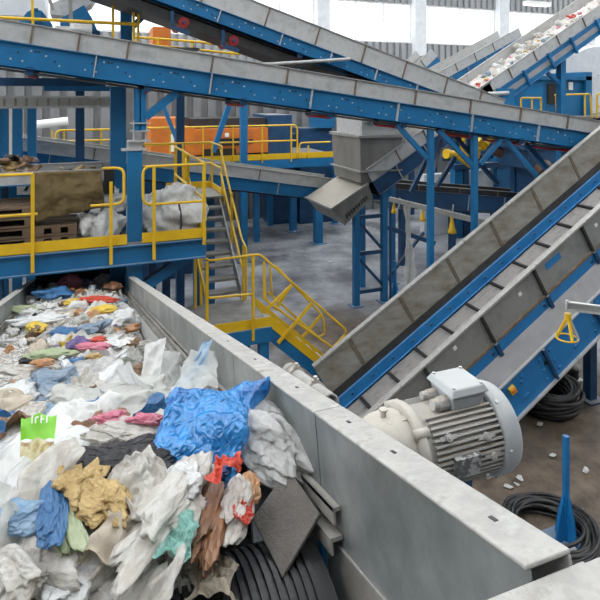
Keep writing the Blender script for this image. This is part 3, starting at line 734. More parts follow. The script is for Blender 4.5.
for (x, y) in ((LX1-.12, LY0+.06), (LX0+.1, LY0+.1), (LX1-.12, LY1-.1), (SX0+.25, SY1+.4), (SX0+.55, SY1+.4)):
    mb = MB(); mb.beam((x, y, 0), (x, y, (ZL if y < 11 else ZD)-.05), .16, .16); mb.box(x-.15, x+.15, y-.15, y+.15, 0, .02); mb.build('leg', 'blue', st)
# lower flight
sl = (at(320, 360, y=9.05)-at(271, 319, y=9.05)); sl = sl.z/sl.x
XE = LX1+(ZL)/(-sl)
for y in (LY0, LY0+.95):
    mb = MB(); mb.hexa([(LX1, y-.012, ZL-.05), (XE, y-.012, -.0), (XE, y, -.0), (LX1, y, ZL-.05), (LX1, y-.012, ZL+.14), (XE+.1, y-.012, .08), (XE+.1, y, .08), (LX1, y, ZL+.14)]); mb.build('kick_plate', 'yellow', st, .005)
    mb = MB(); mb.hexa([(LX1, y-.0, ZL-.30), (XE-.28, y-.0, -.0), (XE-.28, y+.05, -.0), (LX1, y+.05, ZL-.30), (LX1, y-.0, ZL-.02), (XE, y-.0, 0), (XE, y+.05, 0), (LX1, y+.05, ZL-.02)]); mb.build('stringer', 'blue', st, .005)
for k in range(8):
    z = ZL-(k+1)*ZL/9; x = LX1+(k+.6)*(XE-LX1)/8.5
    mb = MB(); mb.box(x-.12, x+.12, LY0+.05, LY0+.94, z-.03, z); mb.build('tread', 'galv', st)
# hand rails of the stair
r = []
yq = LY0-.045
a = at(207, 262, y=yq); b = at(253, 255, y=yq)
railing('hand_rail', 'yellow rail along the near side of the lower landing and down the last flight',
        [('top_rail', [(a.x, yq+.9, a.z+.35), (a.x, yq+.05, a.z), (b.x, yq, b.z), (b.x+.12, yq, b.z), at(345, 329, y=yq), at(346, 334, y=yq), at(321, 360, y=yq)]),
         ('mid_rail', [(a.x, yq+.9, a.z-.15), (a.x, yq+.03, at(207, 299, y=yq).z), (b.x, yq, at(253, 294, y=yq).z)]),
         ('lower_rail', [at(264, 300, y=yq), at(264, 258, y=yq)+V((0, 0, -.02)), at(264, 300, y=yq)+V((.02, 0, 0)), at(333, 348, y=yq)])],
        [((a.x, yq, ZL-.02), (a.x, yq, a.z)), ((b.x, yq, ZL-.2), (b.x, yq, b.z)), (at(278, 343, y=yq), at(312, 303, y=yq)), (at(268, 308, y=yq), at(292, 285, y=yq))])
yq2 = LY0+.99
railing('hand_rail', 'yellow rail with a looped end down the far side of the last flight',
        [('top_rail', [at(272, 296, y=yq2), at(270, 266, y=yq2), at(276, 266, y=yq2), at(323, 316, y=yq2), at(325, 334, y=yq2), at(318, 337, y=yq2)]),
         ('mid_rail', [at(268, 292, y=yq2), at(318, 337, y=yq2)])],
        [(at(302, 338, y=yq2), at(321, 315, y=yq2)), (at(275, 310, y=yq2), at(291, 285, y=yq2))])
xh = SX1+.06
railing('hand_rail', 'pair of sloping yellow rails down the right side of the upper flight',
        [('top_rail', [(xh, SY1+.15, ZD+1.0), (xh, SY0+.05, ZL+1.12), (xh, SY0-.25, ZL+1.05), (xh, SY0-.25, ZL+.1)]),
         ('mid_rail', [(xh, SY1+.15, ZD+.5), (xh, SY0+.05, ZL+.6)])],
        [((xh, SY0-.05, ZL), (xh, SY0-.05, ZL+1.05)), ((xh, SY0+.85, ZL+.85), (xh, SY0+.85, ZL+1.9))])
xg = SX0-.08
railing('hand_rail', 'yellow rail and tall posts down the left side of the upper flight',
        [('top_rail', [(xg, SY1+.15, ZD+1.0), (xg, SY0+.05, ZL+1.12)]), ('mid_rail', [(xg, SY1+.15, ZD+.5), (xg, SY0+.05, ZL+.6)])],
        [((xg, SY0, ZL), (xg, SY0, ZL+1.1)), ((xg-.12, SY0-.1, .02), (xg-.12, SY0-.1, ZL+1.25)), ((xg, SY1, ZD), (xg, SY1, ZD+1))])
yu = 13.25
zu = ZD+1.08
railing('guard_rail', 'square yellow guard rail round the stair head',
        [('top_rail', [(at(143, 148, y=yu).x, yu, zu), (SX1+.08, yu, zu), (SX1+.08, SY1+.1, zu), (SX1+.08, SY1+.1, ZD)]),
         ('mid_rail', [(at(143, 148, y=yu).x, yu, zu-.5), (SX1+.08, yu, zu-.5), (SX1+.08, SY1+.1, zu-.5)])],
        [((at(px, 150, y=yu).x, yu, ZD-.2), (at(px, 150, y=yu).x, yu, zu)) for px in (176, 183, 212)], bend=.06)

# ------------------------------------------------------------------ things on the deck
def pallet(t, x0, x1, y0, y1, z0, n=5, mat_='wood'):
    w = (x1-x0)
    for k in range(n):
        mb = MB(); d = (y1-y0)/n; mb.box(x0, x1, y0+k*d, y0+k*d+d*.8, z0+.115, z0+.14); mb.build('deck_board', mat_, t)
    for k in range(3):
        mb = MB(); x = x0+k*(w-.12)/2; mb.box(x, x+.12, y0, y1, z0+.022, z0+.115); mb.build('bearer', mat_, t)
    mb = MB(); mb.box(x0, x1, y0, y0+.1, z0, z0+.022); mb.box(x0, x1, y1-.1, y1, z0, z0+.022); mb.build('bottom_board', mat_, t)
xw0, xw1 = -2.6, at(34, 215, y=9.0).x
for k, z in enumerate((ZD, ZD+.15, ZD+.30, ZD+.45)):
    t = thing('wooden_pallet', ((xw0+xw1)/2, 9.5, z), ['bottom', 'second', 'third', 'topmost'][k]+' pallet of the stack at the left edge of the deck', 'pallet', 'stacked pallets on the deck')
    pallet(t, xw0+.02*k, xw1-.03*(k % 2), 8.95, 9.9, z)
xc0, xc1 = at(35, 230, y=9.0).x, at(77, 230, y=9.0).x
for k, z in enumerate((ZD, ZD+.15)):
    t = thing('wooden_pallet', ((xc0+xc1)/2, 9.5, z), ('lower' if k == 0 else 'upper')+' of two pallets beneath the hanging brown felt', 'pallet', 'pallets under the felt')
    pallet(t, xc0, xc1, 8.95, 9.8, z)

def rnoise(p, f, seed): return noise.noise(V((p.x*f+seed*7.3, p.y*f-seed*3.1, p.z*f+seed*1.7)))
class Folds:
    """sum of random triangle waves: flat facets meeting in sharp creases"""
    def __init__(s, seed, k=13, f0=1.2, f1=9.0, stretch=.5, dim=3):
        r = random.Random(seed*977+5); s.w = []
        main = V((r.uniform(-1, 1), r.uniform(-1, 1), 0 if dim == 2 else r.uniform(-.5, .5))).normalized()
        for i in range(k):
            f = f0*(f1/f0)**(i/(k-1)); n = V((r.uniform(-1, 1), r.uniform(-1, 1), 0 if dim == 2 else r.uniform(-1, 1))).normalized()
            n = (n*(1-stretch)+main*stretch*(1 if n.dot(main) > 0 else -1)).normalized() if r.random() < .7 else n
            s.w.append((n*f, r.random(), r.uniform(.6, 1.2)/f**1.0))
    def __call__(s, p):
        h = 0
        for n, o, a in s.w:
            t = (p.dot(n)+o) % 1.0
            h += a*(abs(t*2-1)*2-1)
        return h
def warp(p, seed, k=.25): return p+V((rnoise(p, 1.7, seed+31), rnoise(p, 1.7, seed+37), rnoise(p, 1.7, seed+41)))*k+V((rnoise(p, 5, seed+51), rnoise(p, 5, seed+57), 0))*k*.25
def lump_mesh(seed, lv=4, scale=(1, 1, 1), amp=.3, crease=.16, flat=0.0, name='lump', stretch=.7):
    bm = bmesh.new(); bmesh.ops.create_icosphere(bm, subdivisions=lv, radius=.5)
    F = Folds(seed, {3: 8, 4: 11, 5: 14, 6: 17}[lv], .9, {3: 3.4, 4: 5.5, 5: 8.5, 6: 12}[lv], stretch)
    for v in bm.verts:
        p = v.co*2
        d = 1+amp*1.4*rnoise(p, .9, seed)+crease*.72*F(warp(p, seed))
        q = v.co*max(.25, d)
        q += V((rnoise(p, 1.6, seed+11), rnoise(p, 1.6, seed+13), 0))*amp*.45
        if q.z < -.28: q.z = -.28+(q.z+.28)*(1-flat)
        v.co = V((q.x*scale[0], q.y*scale[1], q.z*scale[2]))
    me = bpy.data.meshes.new(name); bm.to_mesh(me); bm.free()
    for p in me.polygons: p.use_smooth = True
    return me
def sheet_mesh(seed, n=26, scale=(1, 1), amp=.18, curl=.5, ragged=.25, name='sheet', sub=1):
    bm = bmesh.new(); g = []; F = Folds(seed, 12, 1.1, n/4.5, .4, 2)
    for j in range(n+1):
        row = []
        for i in range(n+1):
            u = i/n-.5; v_ = j/n-.5
            p = V((u, v_, 0))
            a = math.atan2(v_, u); rr = 1+ragged*noise.noise(V((math.cos(a)*1.6+seed, math.sin(a)*1.6, seed*.7)))+ragged*.4*noise.noise(V((math.cos(a)*5+seed, math.sin(a)*5, seed)))
            q = V((u*rr, v_*rr, 0))
            z = amp*.8*F(warp(p, seed, .1))+curl*rnoise(p, 1.3, seed+15)
            q += V((rnoise(p, 3, seed+21), rnoise(p, 3, seed+23), 0))*amp*1.1
            z -= .55*curl*(u*u+v_*v_)
            row.append(bm.verts.new((q.x*scale[0], q.y*scale[1], z*(scale[0]+scale[1])/2)))
        g.append(row)
    for j in range(n):
        for i in range(n): bm.faces.new((g[j][i], g[j][i+1], g[j+1][i+1], g[j+1][i]))
    me = bpy.data.meshes.new(name); bm.to_mesh(me); bm.free()
    for p in me.polygons: p.use_smooth = True
    return me
def put(name, me, loc, m, label=None, cat=None, group=None, rot=(0, 0, 0), scale=(1, 1, 1), kind=None, parent=None):
    o = bpy.data.objects.new(name, me); COL.objects.link(o); o.location = loc; o.rotation_euler = rot; o.scale = scale
    if m:
        if not me.materials: me.materials.append(None)
        o.material_slots[0].link = 'OBJECT'; o.material_slots[0].material = M[m] if isinstance(m, str) else m
    if label: tag(o, label, cat, group, kind)
    if parent: o.parent = parent
    return o
M['strap'] = mat('dark_strap', (.03, .03, .032), .6)
c = at(172, 213, y=9.35)
bale = put('wrapped_bale', lump_mesh(3, 5, (1.15, .95, .95), .12, .10, .8), (c.x+.02, 9.5, ZD+.27), 'wrap', 'large dirty white wrapped bale with a dark strap behind the rail right of the column', 'bale')
mb = MB(); pts = []
for k in range(15):
    a = math.pi*k/14; pts.append(V((bale.location.x+.05+.02*math.sin(k), 9.5-.56*math.cos(a), ZD+.02+.66*math.sin(a))))
mb.path(pts, .018, 6); s = mb.build('strap', 'strap', None); s.parent = bale; s.location = s.location-bale.location
for (px, py, sx, sy, sz, lb) in ((103, 236, .62, .5, .50, 'crumpled white sack lowest beside the pallets'), (113, 206, .42, .4, .42, 'small dirty white sack higher up beside the black box'), (90, 226, .4, .4, .36, 'small white sack against the end of the pallets')):
    c = at(px, py, y=9.15)
    put('white_sack', lump_mesh(px, 4, (sx, sy, sz), .2, .17, .6), (c.x, 9.2+(.25 if py < 210 else 0), max(ZD+.28*sz, c.z)), 'wrap', lb, 'sack')
# hanging brown felt, a thick rough mat
bm = MB(); nx, nz = 26, 22; f = []; bb = []
c = [at(34, 173, y=8.98), at(101, 171, y=8.98), at(105, 207, y=8.98), at(35, 221, y=8.98)]
vs = []
for side in (0, 1):
    for j in range(nz+1):
        for i in range(nx+1):
            u_ = i/nx; v_ = j/nz
            p = c[0]*(1-u_)*(1-v_)+c[1]*u_*(1-v_)+c[2]*u_*v_+c[3]*(1-u_)*v_
            nn = noise.noise(V((u_*4, v_*3, 2)))*.07+noise.noise(V((u_*11, v_*9, 5)))*.025
            vs.append(p+V((0, nn+(.09 if side else 0)-.05*math.sin(v_*3), noise.noise(V((u_*7, 0, 9)))*.03*v_)))
fs = []; o_ = (nx+1)*(nz+1)
for j in range(nz):
    for i in range(nx):
        a = j*(nx+1)+i; fs.append((a, a+1, a+nx+2, a+nx+1)); fs.append((o_+a+nx+1, o_+a+nx+2, o_+a+1, o_+a))
for i in range(nx): fs.append((i, o_+i, o_+i+1, i+1)); a = nz*(nx+1)+i; fs.append((a, a+1, o_+a+1, o_+a))
for j in range(nz): a = j*(nx+1); fs.append((a, a+nx+1, o_+a+nx+1, o_+a)); a += nx; fs.append((a, o_+a, o_+a+nx+1, a+nx+1))
bm.add(vs, fs, 0, True)
tag(bm.build('felt_mat', 'sack'), 'thick dirty brown felt mat hanging over the pallets on the deck', 'mat')

# short level conveyor above the felt, with a pile of scraps at its left
fi = Fr(at(-40, 176, y=9.25), at(104, 161.5, y=9.25), (0, 1, 0))
fi = Fr(fi.O, V((fi.P(fi.L, 0, 0).x, 9.25, fi.O.z)), (0, 1, 0))
ci = conveyor('belt_conveyor', 'short level conveyor above the hanging brown felt on the deck', fi, 1.0, .17, .02, [fi.L-.95, fi.L-1.9], [], flange=False, belt_n=-.1)
mb = MB(); fi.box(mb, fi.L, fi.L+.15, -.03, 1.03, -.38, .02); lab(mb.build('end_box', 'black', ci), 'black end box')
for x in (fi.O.x+.5, fi.O.x+fi.L-.25):
    mb = MB(); mb.beam((x, 9.95, ZD), (x, 9.95, fi.O.z-.17), .1, .1); mb.build('leg', 'blue_dark', ci)
# blue crate with a white sheet
x = at(10, 190, y=10.4).x; x2 = at(34, 190, y=10.4).x
bc = thing('blue_cabinet', (x, 10.7, ZD), 'blue metal cabinet with a white notice behind the leftmost guard rail', 'cabinet')
MB().box(x-1.2, x2+.05, 10.4, 11.1, ZD, at(20, 177, y=10.4).z).build('body', 'blue', bc)
xn = at(17, 185, y=10.39).x; a = at(17, 178, y=10.39).z; b = at(17, 195, y=10.39).z
nt_ = MB().box(xn, x2, 10.375, 10.385, b, a).build('notice', 'white', bc)
mb = MB()
for k in range(2):
    for j in range(2):
        xx = xn+.10+.13*k; z = b+.07+j*.1; mb.prism([(xx, 10.372, z), (xx+.05, 10.372, z), (xx+.09, 10.372, z+.07), (xx+.04, 10.372, z+.07)], (0, .003, 0))
mb.build('slanted_marks', 'black', nt_)

# ------------------------------------------------------------------ conveyor H behind the stair head, falling right to the chute
fh = frame_line((-40, 130), (338, 179.5), 15.0)
conveyor('belt_conveyor', 'long low conveyor behind the stair head, falling right to the hopper', fh, 1.0, .30, .34, [3, 5.2, 7.4, 9.6, 11.8], [2, 4, 6, 8, 10, 12, 14], gm='galv')
for px, lb in ((112, 'far post holding the low long conveyor, hidden mostly behind the thick front column'),):
    x = at(px, 200, y=15.3).x; zt = fh.P((x-fh.O.x)/fh.u.x, 0, -.66).z
    mb = MB(); mb.beam((x, 15.3, 0), (x, 15.3, zt), .18, .18); tag(mb.build('steel_post', 'blue'), lb, 'post')
for px, py, yy, w_, lb in ((318, 243, 17.6, .28, 'blue leg standing on the floor under the tip of the grey hopper chute'), (293, 231, 19.6, .24, 'blue leg alone on the open floor left of the hopper chute')):
    p = at(px, py, z=0); mb = MB(); mb.beam((p.x, p.y, 0), (p.x, p.y, at(px, 186, y=p.y).z), w_, w_); mb.box(p.x-.25, p.x+.25, p.y-.25, p.y+.25, 0, .02)
    tag(mb.build('steel_post', 'blue'), lb, 'post')

# ------------------------------------------------------------------ grey hopper, chute hood and conveyor J
YJ = 13.0
hop = thing('feed_hopper', at(360, 190, y=YJ+.8), 'grey sheet-metal hopper with a slanted discharge hood over the open floor', 'hopper')
hx = at(360, 150, y=YJ).x; hz1 = at(360, 137, y=YJ).z; hz0 = at(360, 172, y=YJ).z; hw = at(402, 150, y=YJ).x-hx; hd = 1.75
mb = MB(); mb.hexa([(hx+.05, YJ+.05, hz0-.3), (hx+hw, YJ+.05, hz0-.3), (hx+hw, YJ+hd-.05, hz0-.3), (hx+.05, YJ+hd-.05, hz0-.3), (hx, YJ, hz1), (hx+hw, YJ, hz1), (hx+hw, YJ+hd, hz1), (hx, YJ+hd, hz1)])
mb.build('body', 'hopper', hop)
mb = MB(); mb.box(hx-.06, hx+hw+.06, YJ-.06, YJ+hd+.06, hz1-.03, hz1+.04); mb.box(hx-.04, hx+hw, YJ-.04, YJ+hd+.04, hz0-.02, hz0+.02); mb.build('flange', 'hopper_edge', hop)
mb = MB(); mb.box(hx+.1, hx+hw-.1, YJ+.1, YJ+hd-.1, hz1+.04, hz1+.55); mb.build('upper_throat', 'galv', hop)
mb = MB(); mb.box(hx+.2, hx+hw+.6, YJ+.0, YJ+hd-.1, hz1+.38, hz1+.48); mb.build('upper_flange', 'hopper_edge', hop)
po = [at(331, 209, y=YJ), at(368, 183.5, y=YJ), at(373, 198, y=YJ), at(345, 225, y=YJ)]
mb = MB(); mb.prism(po, (0, hd, 0)); lab(mb.build('discharge_hood', 'hopper', hop), 'slanted box-like discharge hood')
for e0, e1 in ((0, 1), (1, 2), (2, 3), (3, 0)):
    pass
mb = MB(); mb.beam(po[0]+V((0, -.02, 0)), po[1]+V((0, -.02, 0)), .05, .05); mb.beam(po[0], po[0]+V((0, hd, 0)), .06, .05); mb.beam(po[0]+V((0, -.02, 0)), po[3]+V((0, -.02, 0)), .04, .04); mb.build('hood_rim', 'hopper_edge', hop)
mb = MB(); d = (po[2]-po[3]); nrm = (po[1]-po[2]).normalized()
for k in range(9):
    q = po[3]+d*(.12+k*.088)+nrm*.10; mb.beam(q+V((0, -.012, 0)), q+nrm*.10+V((0, -.012, 0)), .02, .045, up=(0, 1, 0))
mb.build('vent_slots', 'black', hop)
fj = Fr(at(366, 170, y=YJ), at(428, 126, y=YJ), (0, 1, 0)); fj = Fr(fj.O, fj.O+fj.u*4.6, (0, 1, 0))
conveyor('belt_conveyor', 'conveyor climbing right from the hopper hood, under the long one', fj, 1.4, .36, .42, [1.0, 2.0, 3.0], [.8, 1.8, 2.8], bm_='blue_dark')
pj = thing('steel_trestle', (at(372, 300, y=13.1).x, 13.6, 0), 'blue lattice trestle under the grey hopper', 'trestle')
for (px, yy, top) in ((356, 13.1, 2.55), (384, 13.1, 3.25), (362, 14.3, 2.55), (392, 14.3, 3.25)):
    x = at(px, 250, y=yy).x; mb = MB(); mb.beam((x, yy, 0), (x, yy, top), .15, .15); mb.box(x-.16, x+.16, yy-.16, yy+.16, 0, .02); mb.build('post', 'blue', pj)
xa_, xb_ = at(356, 250, y=13.1).x, at(384, 250, y=13.1).x
for z in (.35, 1.35, 2.3):
    mb = MB(); mb.beam((xa_, 13.1, z), (xb_, 13.1, z), .08, .1); mb.build('cross_beam', 'blue_dark', pj)
for z in (.4, 1.35): mb = MB(); mb.beam((xa_, 13.1, z+.9), (xb_, 13.1, z), .07, .07); mb.build('diagonal_brace', 'blue_dark', pj)
mb = MB(); mb.beam((xb_, 13.1, .5), (xb_+1.3, 13.2, 1.7), .07, .07); mb.build('diagonal_brace', 'blue_dark', pj)
mb = MB(); mb.beam((xb_, 13.1, 2.0), (xb_+1.6, 13.1, 1.4), .08, .12); mb.build('cross_beam', 'blue_dark', pj)

# ------------------------------------------------------------------ conveyor C, high, falling right
YC = 10.6
fc = frame_line((90, -63), (505, 100), YC)
gC = [S(fc, px, 19+.39*(px-300)+8, YC) for px in (140, 205, 268, 318, 364, 405, 446, 480)]
conveyor('belt_conveyor', 'steep high conveyor falling right behind the long one, grey side panels over a blue beam', fc, 1.1, .40, .26, gC, [g+.4 for g in gC], dots=True, rollers=[S(fc, 300, 55, YC)], brackets=0)
for fcL in (S(fc, 237, 33, YC), S(fc, 187, 14, YC)):
  mb = MB(); q = fc.P(fcL, .05, -.86); mb.tube(q+V((0, .0, 0)), q+V((0, 1.0, 0)), .10, 18); mb.tube(q+V((0, -.06, 0)), q, .03, 12, mi=1); mb.beam(q+V((-.22, 0, -.1)), q+V((-.22, 0, .2)), .06, .06, mi=1); mb.beam(q+V((-.22, 0, -.1)), q+V((.1, 0, -.2)), .06, .06, mi=1)
  for o in bpy.data.objects:
    if o.type == 'EMPTY' and 'steep high conveyor' in o['label']: tC = o
  lab(mb.build('tension_pulley', ['red', 'blue_dark'], tC), 'red tension pulley')
mb = MB(); fc.box(mb, .3, fc.L-.8, .08, 1.02, -.92, -.74); mb.build('return_tray', 'dark', tC)
a, b = at(255, 65, y=YC-.15), at(350, 59, y=YC-.15)
mb = MB(); mb.tube(a, b, .035, 10); mb.build('tie_tube', 'galv', tC)
mb = MB(); po_ = [at(298, 69, y=YC+.1), at(333, 57, y=YC+.1), at(352, 82, y=YC+.1), at(298, 78, y=YC+.1)]; mb.prism(po_, (0, .12, 0)); mb.build('support_gusset', 'blue', tC)

# ------------------------------------------------------------------ climbing conveyors at the upper right
YG = 13.0
fd = Fr(at(440, 115, y=YG), at(600, 5, y=YG), (0, 1, 0)); fd = Fr(fd.O, fd.O+fd.u*(fd.L+3.5), (0, 1, 0))
gD = [S(fd, px, 88-.688*(px-480), YG) for px in (457, 481, 508, 533, 556, 582, 607)]
cD = conveyor('belt_conveyor', 'open conveyor full of white and pink scraps climbing to the upper right corner', fd, 1.6, .34, .46, gD, [g+.45 for g in gD], belt_n=-.30, brackets=0, flange=True)
for g in gD:
    mb = MB(); fd.box(mb, g+.40, g+.46, -.10, -.01, -.84, -.30); mb.build('side_rib', 'blue', cD)
mb = MB(); fd.box(mb, .5, fd.L, -.02, -.01, -.66, -.50); lab(mb.build('grey_infill', 'band', cD), 'grey strip set into the blue beam')
x = at(561, 80, y=YG+.2).x; zt = fd.P((x-fd.O.x)/fd.u.x, 0, -.82).z
mb = MB(); mb.beam((x, YG+.2, 0), (x, YG+.2, zt), .2, .2); mb.box(x-.2, x+.2, YG, YG+.4, 0, .02); mb.build('leg', 'blue', cD)
mb = MB(); mb.beam((x-1.1, YG+.2, zt-.3), (x, YG+.2, zt-1.0), .1, .1); mb.build('leg_brace', 'blue', cD)
a, b = at(432, 97, y=YG-.3), at(508, 93, y=YG-.3)
mb = MB(); mb.tube(a, b, .06, 10); mb.build('tie_tube', 'galv', cD)
mb = MB(); q0, q1 = at(500, 92, y=YG-.2), at(512, 112, y=YG-.2); mb.box(q0.x, q1.x, YG-.3, YG-.05, q1.z, q0.z+.1); mb.build('bearing_block', 'blue', cD)
YH2 = 18.5
fe = Fr(at(410, 88, y=YH2), at(519, 28, y=YH2), (0, 1, 0))
conveyor('belt_conveyor', 'second climbing conveyor, empty, its upper end left of the scrap-filled one', fe, 1.3, .36, .40, [S(fe, px, 64, YH2) for px in (455, 478, 500)], [S(fe, px, 64, YH2) for px in (446, 466, 488, 508)], belt_n=-.3)
fg = Fr(at(385, 93, y=22), at(432, 49, y=22), (0, 1, 0))
conveyor('belt_conveyor', 'small distant conveyor end with a blue side, leftmost of the climbing ones', fg, 1.3, .45, .5, [1.2, 2.4], [], belt_n=-.3)

for fr_, yy_ in ((fe, YH2), (fg, 22)):
    for o in [o for o in bpy.data.objects if o.type == 'EMPTY' and (('second climbing' in o['label'] and yy_ == YH2) or ('small distant' in o['label'] and yy_ == 22))]:
        for fx in (.35, .85):
            p = fr_.P(fr_.L*fx, .2, -1.0); MB().beam((p.x, p.y, 0), (p.x, p.y, p.z+.15), .2, .2).build('leg', 'blue_dark', o)
# conveyor scraps: loose bed plus single pieces
def bed(name, fr, W, s0, s1, nlev, amp, m, label, cat, seed):
    mb = MB(); ns = max(6, int((s1-s0)/.07)); nw = max(6, int(W/.07)); vs = []
    for i in range(ns+1):
        for j in range(nw+1):
            s = s0+(s1-s0)*i/ns; a = .04+(W-.08)*j/nw
            e = min(1, min(j, nw-j)/2.0)*min(1, min(i, ns-i)/2)
            h = nlev(s, a)+e*amp*(noise.noise(V((s*3.1, a*3.1, seed)))+.6*(1-2.4*abs(noise.noise(V((s*7, a*7, seed+4))))))-(1-e)*.1
            vs.append(fr.P(s, a, h))
    fs = [(i*(nw+1)+j, (i+1)*(nw+1)+j, (i+1)*(nw+1)+j+1, i*(nw+1)+j+1) for i in range(ns) for j in range(nw)]
    mb.add(vs, fs, 0, True); o = mb.build(name, m); tag(o, label, cat, kind='stuff'); return o
WASTE = [(.20, .16, .12), (.58, .56, .52), (.10, .08, .06), (.68, .67, .64), (.25, .24, .24), (.50, .40, .29), (.72, .70, .66)]
M['scraps'] = mat('mixed_small_scraps', WASTE, .55, scale=9, bump=.6, bscale=30, pos=[.30, .38, .44, .50, .56, .62, .70])
M['scraps_pale'] = mat('pale_small_scraps', [(.35, .34, .32), (.62, .60, .57), (.45, .38, .35), (.70, .69, .67)], .6, scale=6, bump=.5)
bed('scrap_layer', fd, 1.6, .6, fd.L-.1, lambda s, a: -.27, .10, 'scraps_pale', 'layer of small pale scraps riding on the climbing conveyor at the upper right', 'waste', 3)

# film materials
FC = dict(
    white=film('white_film', [(.66, .67, .67), (.84, .84, .83)], 0, .18, .3, wscale=7),
    pearl=film('cloudy_clear_film', [(.58, .58, .54), (.78, .78, .74)], .16, .16, .35, wscale=7),
    clear=film('clear_film', [(.58, .60, .58), (.76, .77, .75)], .42, .12, .3, wscale=7),
    dirty=film('dirty_white_film', [(.36, .31, .25), (.72, .70, .66), (.55, .51, .45), (.76, .75, .72)], .06, .24, .35, pscale=2.5),
    grey=film('grey_clear_film', [(.30, .30, .29), (.64, .63, .61), (.42, .41, .39)], .18, .12, .3, wscale=7, pscale=3, spec=.9),
    blue=film('vivid_blue_film', [(.006, .11, .40), (.035, .29, .70), (.010, .17, .54)], .0, .10, .2, wscale=26, wrinkle=1.0, pscale=7, spec=1.0),
    paleblue=film('pale_blue_film', [(.22, .40, .62), (.45, .60, .74)], .15, .3, .4),
    navy=film('navy_film', [(.02, .05, .16), (.05, .10, .26)], 0, .35, .15),
    denim=film('washed_blue_film', [(.16, .24, .34), (.36, .43, .50)], 0, .5, .3),
    midblue=film('mid_blue_film', [(.02, .11, .28), (.05, .18, .38)], 0, .35, .25),
    black=film('black_film', [(.004, .004, .005), (.014, .014, .017)], 0, .3, .01, wscale=9, spec=.35),
    pink=film('pink_film', [(.66, .10, .20), (.70, .35, .42)], 0, .35, .3),
    red=film('red_film', [(.55, .035, .02), (.68, .10, .05)], 0, .35, .2),
    yellow=film('yellow_film', [(.76, .50, .03), (.78, .62, .12)], 0, .35, .3),
    orange=film('orange_tan_film', [(.60, .24, .06), (.50, .33, .20)], 0, .4, .3),
    tan=film('golden_tan_cloth', [(.36, .23, .08), (.60, .44, .20)], 0, .75, .15, wscale=10),
    palegreen=film('pale_green_film', [(.42, .50, .30), (.56, .62, .42)], 0, .4, .4),
    green=film('green_film', [(.06, .35, .06), (.25, .55, .10)], 0, .35, .3),
    mint=film('mint_film', [(.22, .52, .45), (.34, .62, .55)], .05, .35, .4, wscale=9),
    brown=film('brown_film', [(.14, .075, .035), (.30, .18, .10)], 0, .55, .1),
    leather=film('brown_leathery_wrap', [(.10, .045, .02), (.28, .13, .06)], 0, .45, .05),
    beige=film('beige_paper', [(.46, .38, .29), (.62, .55, .45)], 0, .7, .25),
    paper=film('white_paper', [(.66, .66, .64), (.78, .78, .77)], 0, .7, .3, wrinkle=.4),
    purple=film('purple_film', [(.06, .035, .16), (.16, .10, .28)], 0, .35, .15),
)
for k_, v_ in FC.items(): M['f_'+k_] = v_

# ------------------------------------------------------------------ waste on the near hopper conveyor
def sm(a, b, x): t = max(0, min(1, (x-a)/(b-a))); return t*t*(3-2*t)
def dep(x, y):
    right = .16+(.46-.16)*sm(2.3, 3.3, y)-.24*sm(4.5, 9, y); left = .17+.08*sm(2, 4, y)-.06*sm(6, 10, y); cen = .13+.12*sm(2.2, 3.6, y)-.12*sm(5, 9.5, y)
    u_ = (x-XL)/(XI-XL)
    d = left+(cen-left)*sm(0, .45, u_) if u_ < .5 else cen+(right-cen)*sm(.6, 1.0, u_)
    return d+.22*sm(1.6, 1.2, y)
def zW(x, y): return zF(y)-dep(x, y)
def onW(px, py):
    z = zF(2)-.2
    for _ in range(14):
        p = at(px, py, z=z); p.y = min(p.y, 10.6); z = .5*z+.5*zW(p.x, p.y)
    p = at(px, py, z=z); return p
mb = MB(); nx_, ny_ = 34, 240; vs = []
for i in range(ny_+1):
    for j in range(nx_+1):
        y = 1.16+(10.5-1.16)*i/ny_; xx = XL+.12+(XI-.07-XL-.12)*j/nx_
        if y < 2.0 : xx = min(xx, .26+.30*sm(1.6, 2.0, y))
        e = min(1, j/2.5, (nx_-j)/2.5)
        h = zW(xx, y)-.05+e*(.05*noise.noise(V((xx*3, y*3, 1)))+.035*(1-2.4*abs(noise.noise(V((xx*8, y*8, 4)))))+.02*noise.noise(V((xx*21, y*21, 7))))
        vs.append((xx, y, h))
mb.add(vs, [(i*(nx_+1)+j, i*(nx_+1)+j+1, (i+1)*(nx_+1)+j+1, (i+1)*(nx_+1)+j) for i in range(ny_) for j in range(nx_)], 0, True)
tag(mb.build('mixed_waste', 'scraps'), 'bed of small mixed plastic and paper scraps filling the near conveyor', 'waste', kind='stuff')

